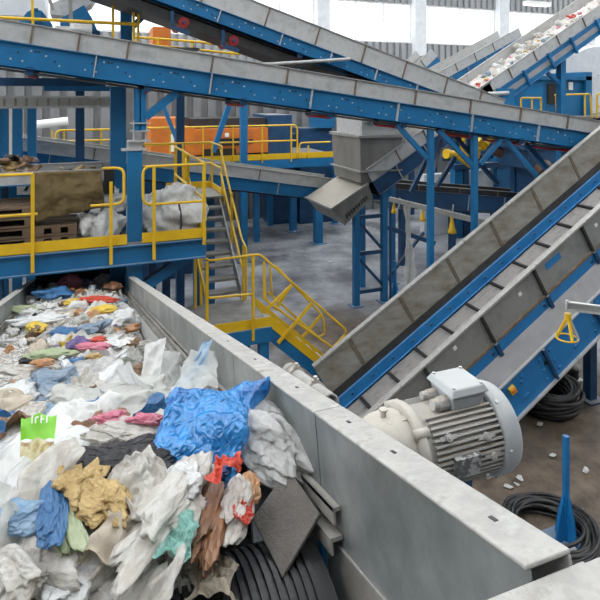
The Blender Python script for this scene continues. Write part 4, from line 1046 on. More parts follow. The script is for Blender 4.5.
def placed(px, py, w, h, m, name, label, cat, seed, kind='lump', lift=.0, rot=0, tilt=(0, 0), thick=.45, **kw):
    p = onW(px, py); d = (p-CAM).dot(FWD)
    W_ = w/F_PX*d; D_ = h/F_PX*d/ .72          # depth on the ground is foreshortened
    if kind == 'lump':
        me = lump_mesh(seed, 6 if w > 60 and py > 380 else 5 if py > 380 else 4, (1, 1, 1), kw.get('amp', .2), kw.get('crease', .15), .5); sc_ = (W_*1.02, D_, min(W_, D_)*thick*1.1)
    else:
        me = sheet_mesh(seed, kw.get('n', 34), (1, 1), kw.get('amp', .14), kw.get('curl', .35), kw.get('ragged', .2)); sc_ = (W_, D_, (W_+D_)/2)
    return put(name, me, p+V((0, 0, lift)), M['f_'+m], label, cat, rot=(tilt[0], tilt[1], rot-TH), scale=sc_)
hero = [
 # px, py, w, h, colour, name, label, category, seed, kind, extras
 (30, 470, 100, 150, 'white', 'plastic_bag', 'big white plastic bag at the left edge, under the green packet', 'bag', 11, 'lump', dict(thick=.35, lift=-.02)),
 (112, 412, 120, 76, 'pearl', 'plastic_bag', 'large cloudy clear bag in the middle, left of the vivid blue bag', 'bag', 12, 'lump', dict(thick=.4)),
 (185, 385, 95, 70, 'clear', 'plastic_film', 'clear film bunched behind the vivid blue bag', 'film', 13, 'lump', dict(thick=.5, lift=.02)),
 (226, 372, 50, 42, 'white', 'plastic_bag', 'small round white bag touching the hopper wall behind the blue bag', 'bag', 14, 'lump', dict(thick=.6, lift=.0)),
 (268, 448, 56, 84, 'grey', 'plastic_bag', 'greyish see-through bag between the blue bag and the hopper wall', 'bag', 16, 'lump', dict(thick=.6, lift=.03, rot=.5, amp=.14)),
 (122, 480, 105, 48, 'black', 'plastic_bag', 'torn black bag in front of the pink-edged wrapper', 'bag', 17, 'lump', dict(thick=.35, lift=.03, amp=.35, crease=.22)),
 (128, 452, 74, 22, 'dirty', 'food_wrapper', 'crumpled wrapper behind the black bag', 'wrapper', 18, 'lump', dict(thick=.5, lift=.06)),
 (110, 447, 30, 14, 'pink', 'food_wrapper', 'left of two pink-printed wrapper ends behind the black bag', 'wrapper', 19, 'lump', dict(lift=.10)),
 (146, 449, 34, 11, 'pink', 'food_wrapper', 'right of two pink-printed wrapper ends, pointing at the blue bag', 'wrapper', 20, 'lump', dict(lift=.10)),
 (72, 508, 48, 48, 'tan', 'cloth_rag', 'golden tan rag left of the black bag', 'rag', 21, 'lump', dict(lift=.05, crease=.22)),
 (102, 525, 44, 50, 'tan', 'cloth_rag', 'golden tan rag with deep folds below the black bag', 'rag', 22, 'lump', dict(lift=.06, crease=.24, rot=.6)),
 (66, 540, 34, 70, 'palegreen', 'plastic_film', 'pale green film hanging beside the golden rags', 'film', 23, 'lump', dict(thick=.3, lift=.06, rot=.5)),
 (122, 545, 66, 60, 'beige', 'crumpled_paper', 'crumpled brownish paper between the golden rag and the white sack', 'paper', 24, 'sheet', dict(lift=.05, ragged=.3)),
 (140, 510, 50, 40, 'dirty', 'crumpled_paper', 'dirty pale paper sticking out below the black bag', 'paper', 25, 'sheet', dict(lift=.08, rot=.8)),
 (168, 535, 60, 110, 'dirty', 'plastic_bag', 'long dirty white sack with folds in the front row, above the mint film', 'bag', 26, 'lump', dict(thick=.5, lift=.06, rot=-.3, crease=.22)),
 (183, 505, 40, 36, 'white', 'plastic_bag', 'small white bag end below the blue bag', 'bag', 27, 'lump', dict(lift=.06)),
 (172, 582, 48, 44, 'mint', 'plastic_film', 'mint green film at the bottom of the heap', 'film', 28, 'sheet', dict(lift=.13, curl=.25, amp=.08)),
 (212, 540, 30, 78, 'leather', 'plastic_wrap', 'brown leathery wrap left of the red and white packet', 'wrap', 29, 'lump', dict(thick=.7, lift=.05)),
 (234, 535, 32, 64, 'dirty', 'food_packet', 'silvery white packet with red corners beside the rubber flap', 'packet', 30, 'lump', dict(thick=.6, lift=.06)),
 (226, 505, 26, 26, 'red', 'food_packet', 'upper red packet end beside the brown wrap', 'packet', 31, 'sheet', dict(lift=.12, ragged=.5, curl=.5)),
 (243, 556, 18, 18, 'red', 'food_packet', 'lower red scrap beside the black drum', 'packet', 32, 'sheet', dict(lift=.12, ragged=.5, curl=.5)),
 (244, 500, 28, 34, 'orange', 'crumpled_paper', 'orange-brown scrap between the clear grey bag and the rubber flap', 'paper', 33, 'lump', dict(lift=.02)),
 (50, 545, 24, 56, 'midblue', 'plastic_film', 'mid blue film standing beside the pale green one', 'film', 34, 'lump', dict(thick=.4, lift=.08, rot=.4)),
 (22, 538, 56, 30, 'paleblue', 'printed_bag', 'white bag printed with pale blue at the left edge', 'bag', 35, 'lump', dict(lift=.05)),
 (30, 585, 90, 60, 'dirty', 'plastic_bag', 'dirty grey bag in the bottom left corner', 'bag', 36, 'lump', dict(lift=.04, crease=.2)),
 (100, 590, 80, 50, 'dirty', 'plastic_bag', 'dirty white bag at the bottom, right of the corner bag', 'bag', 37, 'lump', dict(lift=.0)),
 (78, 585, 50, 60, 'white', 'plastic_bag', 'white bag fold at the bottom below the pale green film', 'bag', 38, 'lump', dict(lift=.04, thick=.4)),
 (215, 590, 44, 34, 'beige', 'crumpled_paper', 'beige scrap at the bottom edge left of the black drum', 'paper', 39, 'sheet', dict(lift=.04)),
 (52, 392, 62, 36, 'denim', 'plastic_bag', 'pale washed-blue bag behind the green packet', 'bag', 40, 'lump', dict(thick=.45, lift=.02)),
 (14, 402, 40, 44, 'white', 'plastic_bag', 'white bag rising at the left edge beside the washed-blue bag', 'bag', 41, 'lump', dict(lift=.02)),
 (98, 375, 54, 36, 'grey', 'plastic_bag', 'grey see-through bag behind the large cloudy bag', 'bag', 42, 'lump', dict(lift=.0)),
 (70, 408, 40, 26, 'dirty', 'crumpled_paper', 'brownish net of scraps right of the washed-blue bag', 'paper', 43, 'lump', dict(lift=.0)),
 (90, 432, 50, 30, 'paper', 'paper_sheet', 'folded white paper right of the green packet', 'paper', 44, 'sheet', dict(lift=.08, amp=.07, curl=.3)),
 (15, 440, 30, 60, 'dirty', 'plastic_bag', 'dirty fold of a bag at the left edge beside the green packet', 'bag', 45, 'lump', dict(lift=.04)),
 (252, 398, 18, 34, 'green', 'food_packet', 'green packet edge peeping out right of the blue bag', 'packet', 46, 'lump', dict(lift=.05)),
 (210, 470, 40, 22, 'navy', 'plastic_bag', 'dark navy fold under the front of the blue bag', 'bag', 47, 'lump', dict(lift=.0)),
 (205, 458, 60, 40, 'paleblue', 'plastic_film', 'pale blue film under the greyish see-through bag', 'film', 48, 'lump', dict(lift=-.04)),
 # further back
 (55, 297, 34, 15, 'midblue', 'plastic_bag', 'crumpled mid blue bag in the far third of the heap', 'bag', 50, 'lump', dict(lift=.05)),
 (70, 286, 20, 12, 'pink', 'plastic_bag', 'pink bag near the far end of the heap', 'bag', 51, 'lump', dict(lift=.05, thick=.8)),
 (98, 304, 38, 9, 'red', 'plastic_wrap', 'long flat red wrap near the right wall', 'wrap', 52, 'lump', dict(lift=.05)),
 (72, 306, 13, 10, 'yellow', 'plastic_wrap', 'small yellow wrap between the blue bag and the red wrap', 'wrap', 53, 'lump', dict(lift=.04)),
 (104, 314, 26, 11, 'yellow', 'plastic_wrap', 'yellow wrap just in front of the long red wrap', 'wrap', 54, 'lump', dict(lift=.05)),
 (36, 336, 24, 12, 'yellow', 'plastic_bottle', 'tilted yellow bottle-like wrap on the left half of the heap', 'wrap', 55, 'lump', dict(lift=.08, rot=-.7, thick=.4, amp=.1)),
 (64, 340, 26, 13, 'midblue', 'plastic_bag', 'mid blue bag right of the tilted yellow one', 'bag', 56, 'lump', dict(lift=.06)),
 (88, 336, 20, 13, 'denim', 'plastic_bag', 'washed blue bag right of the mid blue one', 'bag', 57, 'lump', dict(lift=.06)),
 (78, 352, 20, 14, 'purple', 'plastic_bag', 'dark purple bag in the middle of the heap', 'bag', 58, 'lump', dict(lift=.06)),
 (98, 349, 17, 8, 'red', 'food_wrapper', 'bright red wrapper right of the dark purple bag', 'wrapper', 59, 'lump', dict(lift=.07)),
 (94, 358, 32, 9, 'pink', 'food_wrapper', 'shiny pink wrapper below the bright red one', 'wrapper', 60, 'lump', dict(lift=.08)),
 (122, 354, 20, 12, 'paper', 'paper_sheet', 'small pointed white paper near the right edge of the heap', 'paper', 61, 'sheet', dict(lift=.10, ragged=.5, curl=.2, amp=.06)),
 (94, 366, 16, 8, 'tan', 'plastic_wrap', 'mustard wrap below the shiny pink wrapper', 'wrap', 62, 'lump', dict(lift=.06)),
 (43, 375, 22, 9, 'orange', 'plastic_wrap', 'orange tan wrap behind the washed-blue bag', 'wrap', 63, 'lump', dict(lift=.08)),
 (22, 376, 50, 14, 'dirty', 'plastic_wrap', 'long brownish roll of film behind the washed-blue bag', 'wrap', 64, 'lump', dict(lift=.04)),
 (125, 322, 26, 14, 'white', 'plastic_bag', 'white bag by the right wall in front of the yellow wrap', 'bag', 65, 'lump', dict(lift=.05, thick=.7)),
 (113, 290, 17, 11, 'leather', 'plastic_wrap', 'dark red-brown wrap at the right wall near the far end', 'wrap', 66, 'lump', dict(lift=.06)),
 (126, 345, 26, 12, 'brown', 'crumpled_paper', 'brown scrap beside the small pointed white paper', 'paper', 67, 'lump', dict(lift=.02)),
 (148, 346, 36, 9, 'dirty', 'crumpled_paper', 'pale pinkish paper strip at the foot of the right wall', 'paper', 68, 'lump', dict(lift=.02, rot=.4)),
 (22, 312, 30, 10, 'palegreen', 'plastic_wrap', 'pale olive wrap by the left wall', 'wrap', 69, 'lump', dict(lift=.03)),
 (35, 326, 52, 13, 'white', 'plastic_wrap', 'long white roll of film left of centre', 'wrap', 70, 'lump', dict(lift=.05, rot=.25)),
 (104, 282, 16, 11, 'paper', 'crumpled_paper', 'pale crumpled paper near the far end by the right wall', 'paper', 71, 'lump', dict(lift=.06)),
 (50, 358, 46, 11, 'palegreen', 'plastic_film', 'pale greenish film in front of the tilted yellow wrap', 'film', 72, 'lump', dict(lift=.03, rot=.2)),
]
for (px, py, w_, h_, m_, nm, lb, ct, sd, kd, ex) in hero:
    placed(px, py, w_, h_, m_, nm, lb, ct, sd, kd, **ex)

def draped(name, quad, m, label, cat, seed, n=90, amp=.05, fine=.03, sag=.0, ragged=.06, lip=.0):
    """film sheet hung on four world corners (near-left, near-right, far-right, far-left)"""
    a, b, c, d = quad; mb = MB(); vs = []; nrm = (b-a).cross(d-a).normalized(); nrm = nrm if nrm.z > 0 else -nrm
    sz = ((b-a).length+(d-a).length)/2; FF = Folds(seed, 15, 1.0, min(11, n/4.5), .5, 2)
    for j in range(n+1):
        for i in range(n+1):
            u_ = i/n; v_ = j/n
            eu = noise.noise(V((v_*5, seed, 1)))*ragged; ev = noise.noise(V((u_*5, seed, 7)))*ragged
            u2 = u_+eu*(2*u_-1); v2 = v_+ev*(2*v_-1)
            p = a*(1-u2)*(1-v2)+b*u2*(1-v2)+c*u2*v2+d*(1-u2)*v2
            q = V((u_*1.0, v_*1.0, seed))
            h = amp*noise.noise(q*2.1)*1.6+fine*1.9*FF(warp(V((u_, v_, 0)), seed, .06))
            e = min(u_, v_, 1-u_, 1-v_)
            h -= sag*(1-min(1, e*7))**2
            p = p+nrm*h*sz*2.2+V((noise.noise(q*4.4), noise.noise(q*4.4+V((9, 0, 0))), 0))*.03*sz
            vs.append(p)
    mb.add(vs, [(j*(n+1)+i, j*(n+1)+i+1, (j+1)*(n+1)+i+1, (j+1)*(n+1)+i) for j in range(n) for i in range(n)], 0, True)
    return tag(mb.build(name, M['f_'+m]), label, cat)
zb = zF(2.0)
draped('plastic_bag', [at(144, 452, z=zb+.02), at(236, 466, z=zb-.02), at(270, 372, z=zb+.05), at(174, 380, z=zb+.09)], 'blue', 'crumpled vivid blue plastic bag lying on top of the heap', 'bag', 5, amp=.045, fine=.013, sag=.08)
draped('plastic_bag', [at(150, 476, z=zb-.06), at(222, 482, z=zb-.08), at(236, 440, z=zb-.04), at(152, 440, z=zb-.03)], 'blue', 'under layer of vivid blue film hanging below the blue bag', 'bag', 8, amp=.05, fine=.018, n=50)
# uprights: white paper, pale blue film
def upright(name, pts, m, label, cat, y, seed, n=24):
    q = [at(px, py, y=yy) for (px, py, yy) in pts]
    return draped(name, q, m, label, cat, seed, n=n, amp=.03, fine=.008, ragged=.03)
upright('paper_sheet', [(141, 385, 2.75), (158, 386, 2.70), (166, 337, 2.80), (146, 345, 2.85)], 'paper', 'white sheet of paper standing upright in the heap', 'paper', 2.7, 4)
upright('plastic_film', [(178, 388, 2.40), (196, 386, 2.36), (214, 340, 2.45), (204, 342, 2.5)], 'paleblue', 'pale blue film sticking up behind the blue bag', 'film', 2.4, 6)
upright('plastic_film', [(170, 394, 2.30), (218, 386, 2.26), (216, 352, 2.45), (190, 352, 2.5)], 'clear', 'clear film standing around the pale blue film', 'film', 2.4, 16)
# green food packet
pk = thing('food_packet', onW(39, 440)+V((0, 0, .10)), 'flat packet with a bright green top lying on the big white bag', 'packet')
zk = zF(1.9)-.01
def quad_sheet(corners, m, nm, parent, n=14, amp=.006, lift=0):
    a, b, c, d = corners; mb = MB(); vs = []
    for j in range(n+1):
        for i in range(n+1):
            u_ = i/n; v_ = j/n; p = a*(1-u_)*(1-v_)+b*u_*(1-v_)+c*u_*v_+d*(1-u_)*v_
            vs.append(p+V((0, 0, amp*math.sin(u_*9+v_*3)+amp*1.3*noise.noise(p*25)+lift)))
    mb.add(vs, [(j*(n+1)+i, j*(n+1)+i+1, (j+1)*(n+1)+i+1, (j+1)*(n+1)+i) for j in range(n) for i in range(n)], 0, True)
    return mb.build(nm, m, parent)
A_, B_, C_, D_ = at(20, 458, z=zk-.06), at(52, 461, z=zk-.06), at(57, 414, z=zk+.03), at(21, 417, z=zk+.03)
def mixq(t0, t1): return [A_.lerp(D_, t0), B_.lerp(C_, t0), B_.lerp(C_, t1), A_.lerp(D_, t1)]
M['pk_green'] = film('packet_green', [(.16, .52, .02), (.26, .66, .05)], 0, .3, .2, wscale=6, wrinkle=.3)
M['pk_food'] = film('packet_food_print', [(.45, .30, .08), (.70, .66, .40), (.35, .20, .08), (.74, .72, .30)], 0, .3, .2, wscale=6, wrinkle=.3, pscale=16)
quad_sheet(mixq(0, .42), 'pk_food', 'printed_front', pk); quad_sheet(mixq(.42, 1), 'pk_green', 'green_top', pk)
mb = MB()
for k, (u0, u1, v0, v1) in enumerate(((.30, .34, .70, .88), (.40, .44, .70, .84), (.44, .50, .82, .86), (.56, .60, .70, .88), (.60, .66, .77, .80), (.72, .76, .70, .88))):
    g = lambda u_, v_: A_.lerp(D_, v_).lerp(B_.lerp(C_, v_), u_)+V((0, 0, .016))
    mb.prism([g(u0, v0), g(u1, v0), g(u1, v1), g(u0, v1)], (0, 0, .001))
mb.build('white_lettering', 'white', pk)

# smaller pieces strewn over the whole bed
rnd = random.Random(77)
protoL = [lump_mesh(200+i, 3, (1, .75+.3*rnd.random(), .45+.2*rnd.random()), .28, .2, .4) for i in range(10)]
protoS = [sheet_mesh(300+i, 14, (1, .7+.3*rnd.random()), .16, .4, .35) for i in range(8)]
pal = [('white', 26, 'white'), ('pearl', 16, 'cloudy clear'), ('clear', 8, 'clear'), ('dirty', 16, 'dirty white'), ('paper', 10, 'white paper'), ('beige', 8, 'beige'), ('grey', 2, 'grey'), ('denim', 2, 'washed blue'),
       ('paleblue', 3, 'pale blue'), ('brown', 5, 'brown'), ('midblue', 2, 'mid blue'), ('black', 3, 'black'), ('pink', 2, 'pink'), ('red', 1, 'red'), ('yellow', 2, 'yellow'), ('orange', 2, 'orange tan'), ('palegreen', 2, 'pale green'), ('mint', 1, 'mint green'), ('purple', 1, 'dark purple'), ('leather', 2, 'red-brown')]
bag_ = [p for p in pal for _ in range(p[1])]
cnt = 0
while cnt < 298:
    x = XL+.16+rnd.random()*(XI-.14-XL-.16); y = 1.5+(10.6-1.5)*rnd.random()**.8
    if y < 1.9 and x > .1: continue
    k_, _, word = rnd.choice(bag_)
    sz = .08+.13*rnd.random()**1.6
    if y < 3: sz *= .8
    if k_ in ('red', 'yellow', 'pink', 'black', 'purple'): sz *= .8
    sheet = rnd.random() < .4
    me = rnd.choice(protoS if sheet else protoL).copy()
    o = put('film_scrap' if k_ not in ('paper', 'beige', 'brown') else 'paper_scrap', me, (x, y, zW(x, y)+.0+.25*sz*rnd.random()), 'f_'+k_,
            'one of the small crumpled %s scraps strewn over the near conveyor' % word, 'scrap', '%s scraps on the near conveyor' % word,
            rot=(rnd.uniform(-.5, .5), rnd.uniform(-.5, .5), rnd.uniform(0, 6.28)), scale=(sz*rnd.uniform(.9, 1.5), sz*rnd.uniform(.7, 1.1), sz*rnd.uniform(.7, 1.1)))
    cnt += 1
near_pal = [('dirty', 'dirty white'), ('white', 'white'), ('brown', 'brown'), ('beige', 'beige'), ('pearl', 'cloudy clear'), ('midblue', 'mid blue'), ('leather', 'red-brown'), ('paper', 'white paper'), ('clear', 'clear'), ('denim', 'washed blue'), ('white', 'white'), ('dirty', 'dirty white')]
protoN = [sheet_mesh(500+i, 24, (1, .6+.4*rnd.random()), .13, .5, .45) for i in range(9)]
for i in range(75):
    x = rnd.uniform(XL+.16, .5); y = rnd.uniform(1.22, 2.7)
    if x > .12 and y < 1.75: continue
    P_ = V((x, y, zW(x, y)+.05))-CAM; dd_ = P_.dot(FWD); qx = 300+F_PX*P_.dot(RIGHT)/dd_; qy = HY-F_PX*P_.z/dd_
    if (150 < qx < 300 and 365 < qy < 500) or (10 < qx < 75 and 400 < qy < 485) or (70 < qx < 165 and 445 < qy < 500): continue
    k_, word = rnd.choice(near_pal); sz = rnd.uniform(.09, .22)
    put('film_scrap', rnd.choice(protoN).copy(), (x, y, zW(x, y)+.03+.05*rnd.random()), 'f_'+k_, 'one of the %s crumpled sheets wedged between the big bags in front' % word, 'scrap', '%s sheets between the front bags' % word,
        rot=(rnd.uniform(-.9, .9), rnd.uniform(-.9, .9), rnd.uniform(0, 6.28)), scale=(sz*1.3, sz, sz))
# pieces on the climbing conveyor
for i in range(90):
    s = rnd.uniform(.7, fd.L-.2); a = rnd.uniform(.15, 1.45); k_, word = rnd.choice([('white', 'white'), ('pearl', 'cloudy clear'), ('paper', 'white paper'), ('dirty', 'dirty white'), ('beige', 'beige'), ('pink', 'pink'), ('red', 'red'), ('denim', 'washed blue'), ('white', 'white'), ('yellow', 'yellow'), ('paper', 'white paper'), ('white', 'white'), ('dirty', 'dirty white')])
    sz = rnd.uniform(.14, .34)*(.6 if k_ in ('red', 'yellow', 'pink') else 1)
    put('film_scrap', rnd.choice(protoL).copy(), fd.P(s, a, -.25+.12*rnd.random()), 'f_'+k_, 'one of the crumpled %s scraps riding the climbing conveyor at the upper right' % word, 'scrap', '%s scraps on the climbing conveyor' % word,
        rot=(rnd.uniform(-.5, .5), rnd.uniform(-.5, .5), rnd.uniform(0, 6.28)), scale=(sz, sz, sz))
# pieces on the short level conveyor at the left
for i in range(26):
    s = rnd.uniform(.3, fi.L-.15) if i > 18 else rnd.uniform(.3, at(33, 160, y=9.3).x-fi.O.x); a = rnd.uniform(.15, .85); k_, word = rnd.choice([('brown', 'brown'), ('beige', 'beige'), ('brown', 'brown'), ('leather', 'red-brown'), ('dirty', 'dirty white'), ('black', 'black'), ('tan', 'tan')])
    sz = rnd.uniform(.12, .3)*(.6 if i > 18 else 1)
    put('rag_scrap', rnd.choice(protoL).copy(), fi.P(s, a, -.02+.2*rnd.random()*(i < 18)), 'f_'+k_, 'one of the %s scraps heaped on the short level conveyor at the left' % word, 'scrap', '%s scraps on the short level conveyor' % word,
        rot=(rnd.uniform(-.5, .5), rnd.uniform(-.5, .5), rnd.uniform(0, 6.28)), scale=(sz, sz, sz*.8))

# ------------------------------------------------------------------ rear deck, orange machine and far machinery
def bx(mb, px0, py0, px1, py1, y, dy, mi=0, z0=None):
    a = at(px0, py0, y=y); b = at(px1, py1, y=y)
    zt = max(at(px0, py0, y=y).z, at(px1, py0, y=y).z); zb_ = z0 if z0 is not None else min(a.z, at((px0+px1)/2, py1, y=y).z)
    return mb.box(a.x, b.x, y, y+dy, zb_, at((px0+px1)/2, py0, y=y).z, mi)
YR = 18.6
ZR = at(260, 160, y=YR).z
rd = thing('steel_platform', at(260, 165, y=YR+1.5), 'raised rear deck with yellow edge in front of the orange machine', 'platform')
xr0, xr1 = at(20, 160, y=YR).x, at(345, 160, y=YR).x
MB().box(xr0, xr1, YR+.02, YR+4, ZR-.06, ZR).build('deck_plate', 'stair', rd)
MB().box(xr0, xr1, YR, YR+.02, ZR-.0, ZR+.20).build('kick_plate', 'yellow', rd)
MB().box(xr0, xr1, YR-.02, YR+.1, ZR-.32, ZR-.02).build('edge_beam', 'blue', rd)
for px in (30, 100, 190, 256, 335):
    x = at(px, 190, y=YR+3.2).x; mb = MB(); mb.beam((x, YR+3.2, 0), (x, YR+3.2, ZR-.3), .2, .2); mb.box(x-.2, x+.2, YR+3, YR+3.4, 0, .02); mb.build('leg', 'blue', rd)
zt = at(220, 126.5, y=YR-.03).z
xr2 = at(297, 130, y=YR).x
railing('guard_rail', 'long yellow guard rail on the rear deck in front of the orange machine',
        [('top_rail', [(at(145, 128, y=YR).x, YR-.03, zt), (xr2, YR-.03, zt), (xr2, YR-.03, ZR+.05)]), ('mid_rail', [(at(145, 128, y=YR).x, YR-.03, zt-.55), (xr2-.05, YR-.03, zt-.55)])],
        [((at(px, 140, y=YR).x, YR-.03, ZR-.1), (at(px, 140, y=YR).x, YR-.03, zt)) for px in (170, 203, 233, 262, 291)], r=.03, bend=.18)
railing('guard_rail', 'short low yellow rail loop at the right end of the rear deck',
        [('loop_rail', [(at(299, 160, y=YR).x, YR-.03, ZR), (at(299, 150, y=YR).x, YR-.03, ZR+.55), (at(330, 150, y=YR).x, YR-.03, ZR+.55)])], [((at(308, 150, y=YR).x, YR-.03, ZR), (at(308, 150, y=YR).x, YR-.03, ZR+.45))], r=.03, bend=.15)
xz = [at(px, 140, y=16.5).x for px in (52, 56, 100, 114)]; za, zb2 = at(80, 130, y=16.5).z, at(80, 148, y=16.5).z
ld = thing('steel_platform', (at(85, 150, y=17).x, 17, 0), 'narrow walkway with yellow rail against the grey wall, upper left', 'walkway')
MB().box(at(20, 150, y=16.5).x, xz[3]+.2, 16.55, 17.6, zb2-.55, zb2-.5).build('deck_plate', 'stair', ld)
for px in (30, 108):
    x = at(px, 160, y=17).x; mb = MB(); mb.beam((x, 17, 0), (x, 17, zb2-.55), .18, .18); mb.build('leg', 'blue_dark', ld)
railing('guard_rail', 'yellow guard rail with rounded corner against the grey wall, upper left',
        [('top_rail', [(xz[1], 16.5, zb2-.5), (xz[1], 16.5, za), (xz[3], 16.5, za)]), ('mid_rail', [(xz[1], 16.5, (za+zb2)/2-.05), (xz[3], 16.5, (za+zb2)/2-.05)])],
        [((x, 16.5, zb2-.5), (x, 16.5, za)) for x in (xz[0], at(64, 140, y=16.5).x, at(101, 140, y=16.5).x)], r=.03, bend=.15)
orm = thing('sorting_machine', at(220, 160, y=20.5), 'orange box-shaped sorting machine on the rear deck', 'machine')
YO = 19.6
zo = ZR
def bz(mb, px0, px1, z0, z1, y, dy, mi=0): return mb.box(at(px0, 140, y=y).x, at(px1, 140, y=y).x, y, y+dy, z0, z1, mi)
mb = MB(); bz(mb, 151, 195, zo, zo+1.1, YO, 2); mb.build('body', 'orange', orm)
mb = MB(); bz(mb, 151, 182, zo+1.1, zo+1.45, YO+.1, 1.6); mb.build('hood', 'orange', orm)
mb = MB(); bz(mb, 195, 268, zo+.15, zo+1.05, YO, 2); mb.build('body', 'orange', orm)
mb = MB(); bz(mb, 192, 266, zo+1.05, zo+1.4, YO+.4, 1.6); lab(mb.build('upper_duct', 'dark', orm), 'black upper duct')
mb = MB(); bz(mb, 203, 236, zo+.0, zo+.35, YO-.06, .1); bz(mb, 216, 240, zo+.45, zo+.7, YO-.06, .1); mb.build('dark_opening', 'black', orm)
mb = MB(); bz(mb, 243, 248, zo+.5, zo+.65, YO-.03, .04); bz(mb, 249, 253, zo+.5, zo+.65, YO-.03, .04); mb.build('black_marks', 'black', orm)
mb = MB(); bz(mb, 225, 229, zo+.75, zo+.9, YO-.03, .04); bz(mb, 170, 174, zo+.3, zo+.9, YO-.03, .04); mb.build('white_decal', 'white', orm)
mb = MB(); bz(mb, 268, 292, zo, zo+1.5, YO+.3, 2); lab(mb.build('side_cabinet', 'blue_dark', orm), 'dark blue side cabinet')
for (pa_, pb_, y, w_) in (((213, 152), (232, 96), YR-.2, .16), ((181, 150), (163, 106), YR-.2, .12)):
    mb = MB(); mb.beam(at(*pa_, y=y), at(*pb_, y=y), w_, w_)
    mb.build('diagonal_brace', 'blue', rd)
x = at(243.5, 130, y=YR-.6).x
mb = MB(); mb.beam((x, YR-.6, 0), (x, YR-.6, at(243, 98, y=YR-.6).z+.3), .22, .22); mb.box(x-.25, x+.25, YR-.85, YR-.35, 0, .03)
tag(mb.build('steel_column', 'blue'), 'tall blue column in front of the right half of the orange machine', 'column')
# blue columns far left
for (px, w_, lb) in ((3, .20, 'leftmost'), (11, .06, 'second from the left, pale and thinnest'), (17.5, .18, 'third from the left'), (32, .17, 'rightmost')):
    x = at(px, 130, y=14.5).x; zt = at(px, 96, y=14.5).z
    mb = MB(); mb.beam((x, 14.5, 0), (x, 14.5, zt), w_*1.1, .2)
    tag(mb.build('steel_column', 'white' if px == 11 else 'blue'), lb+' of four posts against the grey wall at the far left', 'column')
# ladder-like cable tray and beam under the long conveyor
ct = thing('cable_tray', at(55, 104, y=12.5), 'rusty ladder-like cable tray hanging under the left end of the long conveyor', 'cable tray')
z0_, z1_ = at(50, 107, y=12.5).z, at(50, 97, y=12.5).z; xA_, xB_ = at(-20, 100, y=12.5).x, at(111, 100, y=12.5).x
for z in (z0_, z1_): MB().box(xA_, xB_, 12.5, 12.56, z-.025, z+.025).build('side_bar', 'galv_b', ct)
mb = MB(); x = xA_
while x < xB_: mb.box(x, x+.04, 12.51, 12.55, z0_, z1_); mb.box(x, x+.04, 12.51, 13.3, z0_-.03, z0_); x += .2
mb.build('rungs', 'rust', ct)
MB().box(xA_, xB_, 13.3, 13.36, z0_-.03, z1_).build('far_bar', 'galv_b', ct)
mb = MB(); bx(mb, 44, 86, 112, 91, 13.6, .3)
bt = mb.build('steel_beam', 'blue'); tag(bt, 'bright blue horizontal beam just above the cable tray', 'beam')
mb = MB(); bx(mb, -30, 78, 112, 86, 14, .3); tag(mb.build('steel_beam', 'blue_dark'), 'dark blue horizontal beam hidden under the left end of the long conveyor', 'beam')
for px in (10, 100):
    x = at(px, 90, y=13.75).x; 
mb = MB(); bx(mb, 108, 78, 113, 86, 12.5, 1.8); mb.build('end_bracket', 'galv_b', ct)
mb = MB(); bx(mb, 67, 100, 79, 150, 24, .5, z0=0); tag(mb.build('concrete_pillar', 'col'), 'pale pillar before the grey cladding, seen through the frame at the upper left', 'pillar')
mb = MB(); a = at(35, 125, y=20); b = at(68, 121, y=20); mb.tube(a, b, .14, 12); tag(mb.build('ventilation_pipe', 'white'), 'short white pipe before the grey cladding at the upper left', 'pipe')

# upper left machinery above the long conveyor
YU = 12.0
um = thing('drive_station', at(40, 20, y=YU), 'pale grey machine housing with blue brackets above the left end of the long conveyor', 'machine')
mb = MB(); bx(mb, -40, -14, 45, 15, YU+.6, 1.4); mb.build('housing', 'housing', um)
mb = MB(); po_ = [at(50, 14, y=YU+.4), at(50, 4, y=YU+.4), at(86, -12, y=YU+.4), at(100, -8, y=YU+.4), at(92, 4, y=YU+.4), at(66, 16, y=YU+.4)]; mb.prism(po_, (0, .8, 0)); mb.build('chute', 'galv', um)
mb = MB(); po_ = [at(60, 19, y=YU+.2), at(84, 5, y=YU+.2), at(92, 18, y=YU+.2), at(99, 34, y=YU+.2), at(60, 28, y=YU+.2)]; mb.prism(po_, (0, .12, 0)); mb.build('gusset', 'blue', um)
mb = MB(); po_ = [at(17, 24, y=YU-.6), at(28, 11, y=YU-.6), at(42, 11, y=YU-.6), at(52, 24, y=YU-.6), at(52, 34, y=YU-.6), at(17, 30, y=YU-.6)]; mb.prism(po_, (0, .3, 0)); bx(mb, 30, 10, 41, 26, YU-.7, .1); bx(mb, 32, 8, 38, 11, YU-.7, .1); mb.build('bearing_block', 'blue', um)
mb = MB(); a = at(70, 28, y=YU-.7); b = at(92, 29, y=YU-.7); mb.tube(a, b, .09, 14); bx(mb, 74, 24, 82, 29, YU-.8, .14); bx(mb, 55, 26, 72, 30, YU-.7, .1); lab(mb.build('drive_motor', 'white', um), 'small white drive motor')
mb = MB(); bx(mb, 60, 30, 100, 36, YU-.5, .4); mb.build('base_frame', 'blue_dark', um)
mb = MB(); mb.beam(at(71, 25, y=YU-.4), at(70, -10, y=YU-.4), .07, .07); mb.build('upright', 'galv_b', um)
mb = MB(); mb.beam(at(53, 10, y=YU-.4), at(46, -12, y=YU-.4), .06, .06); mb.build('upright', 'galv_b', um)
wz = at(60, 42, y=11.5).z
MB().box(at(-40, 40, y=11.3).x, at(200, 40, y=11.3).x, 11.35, 14.6, wz-.1, wz-.04).build('deck_plate', 'stair', um)
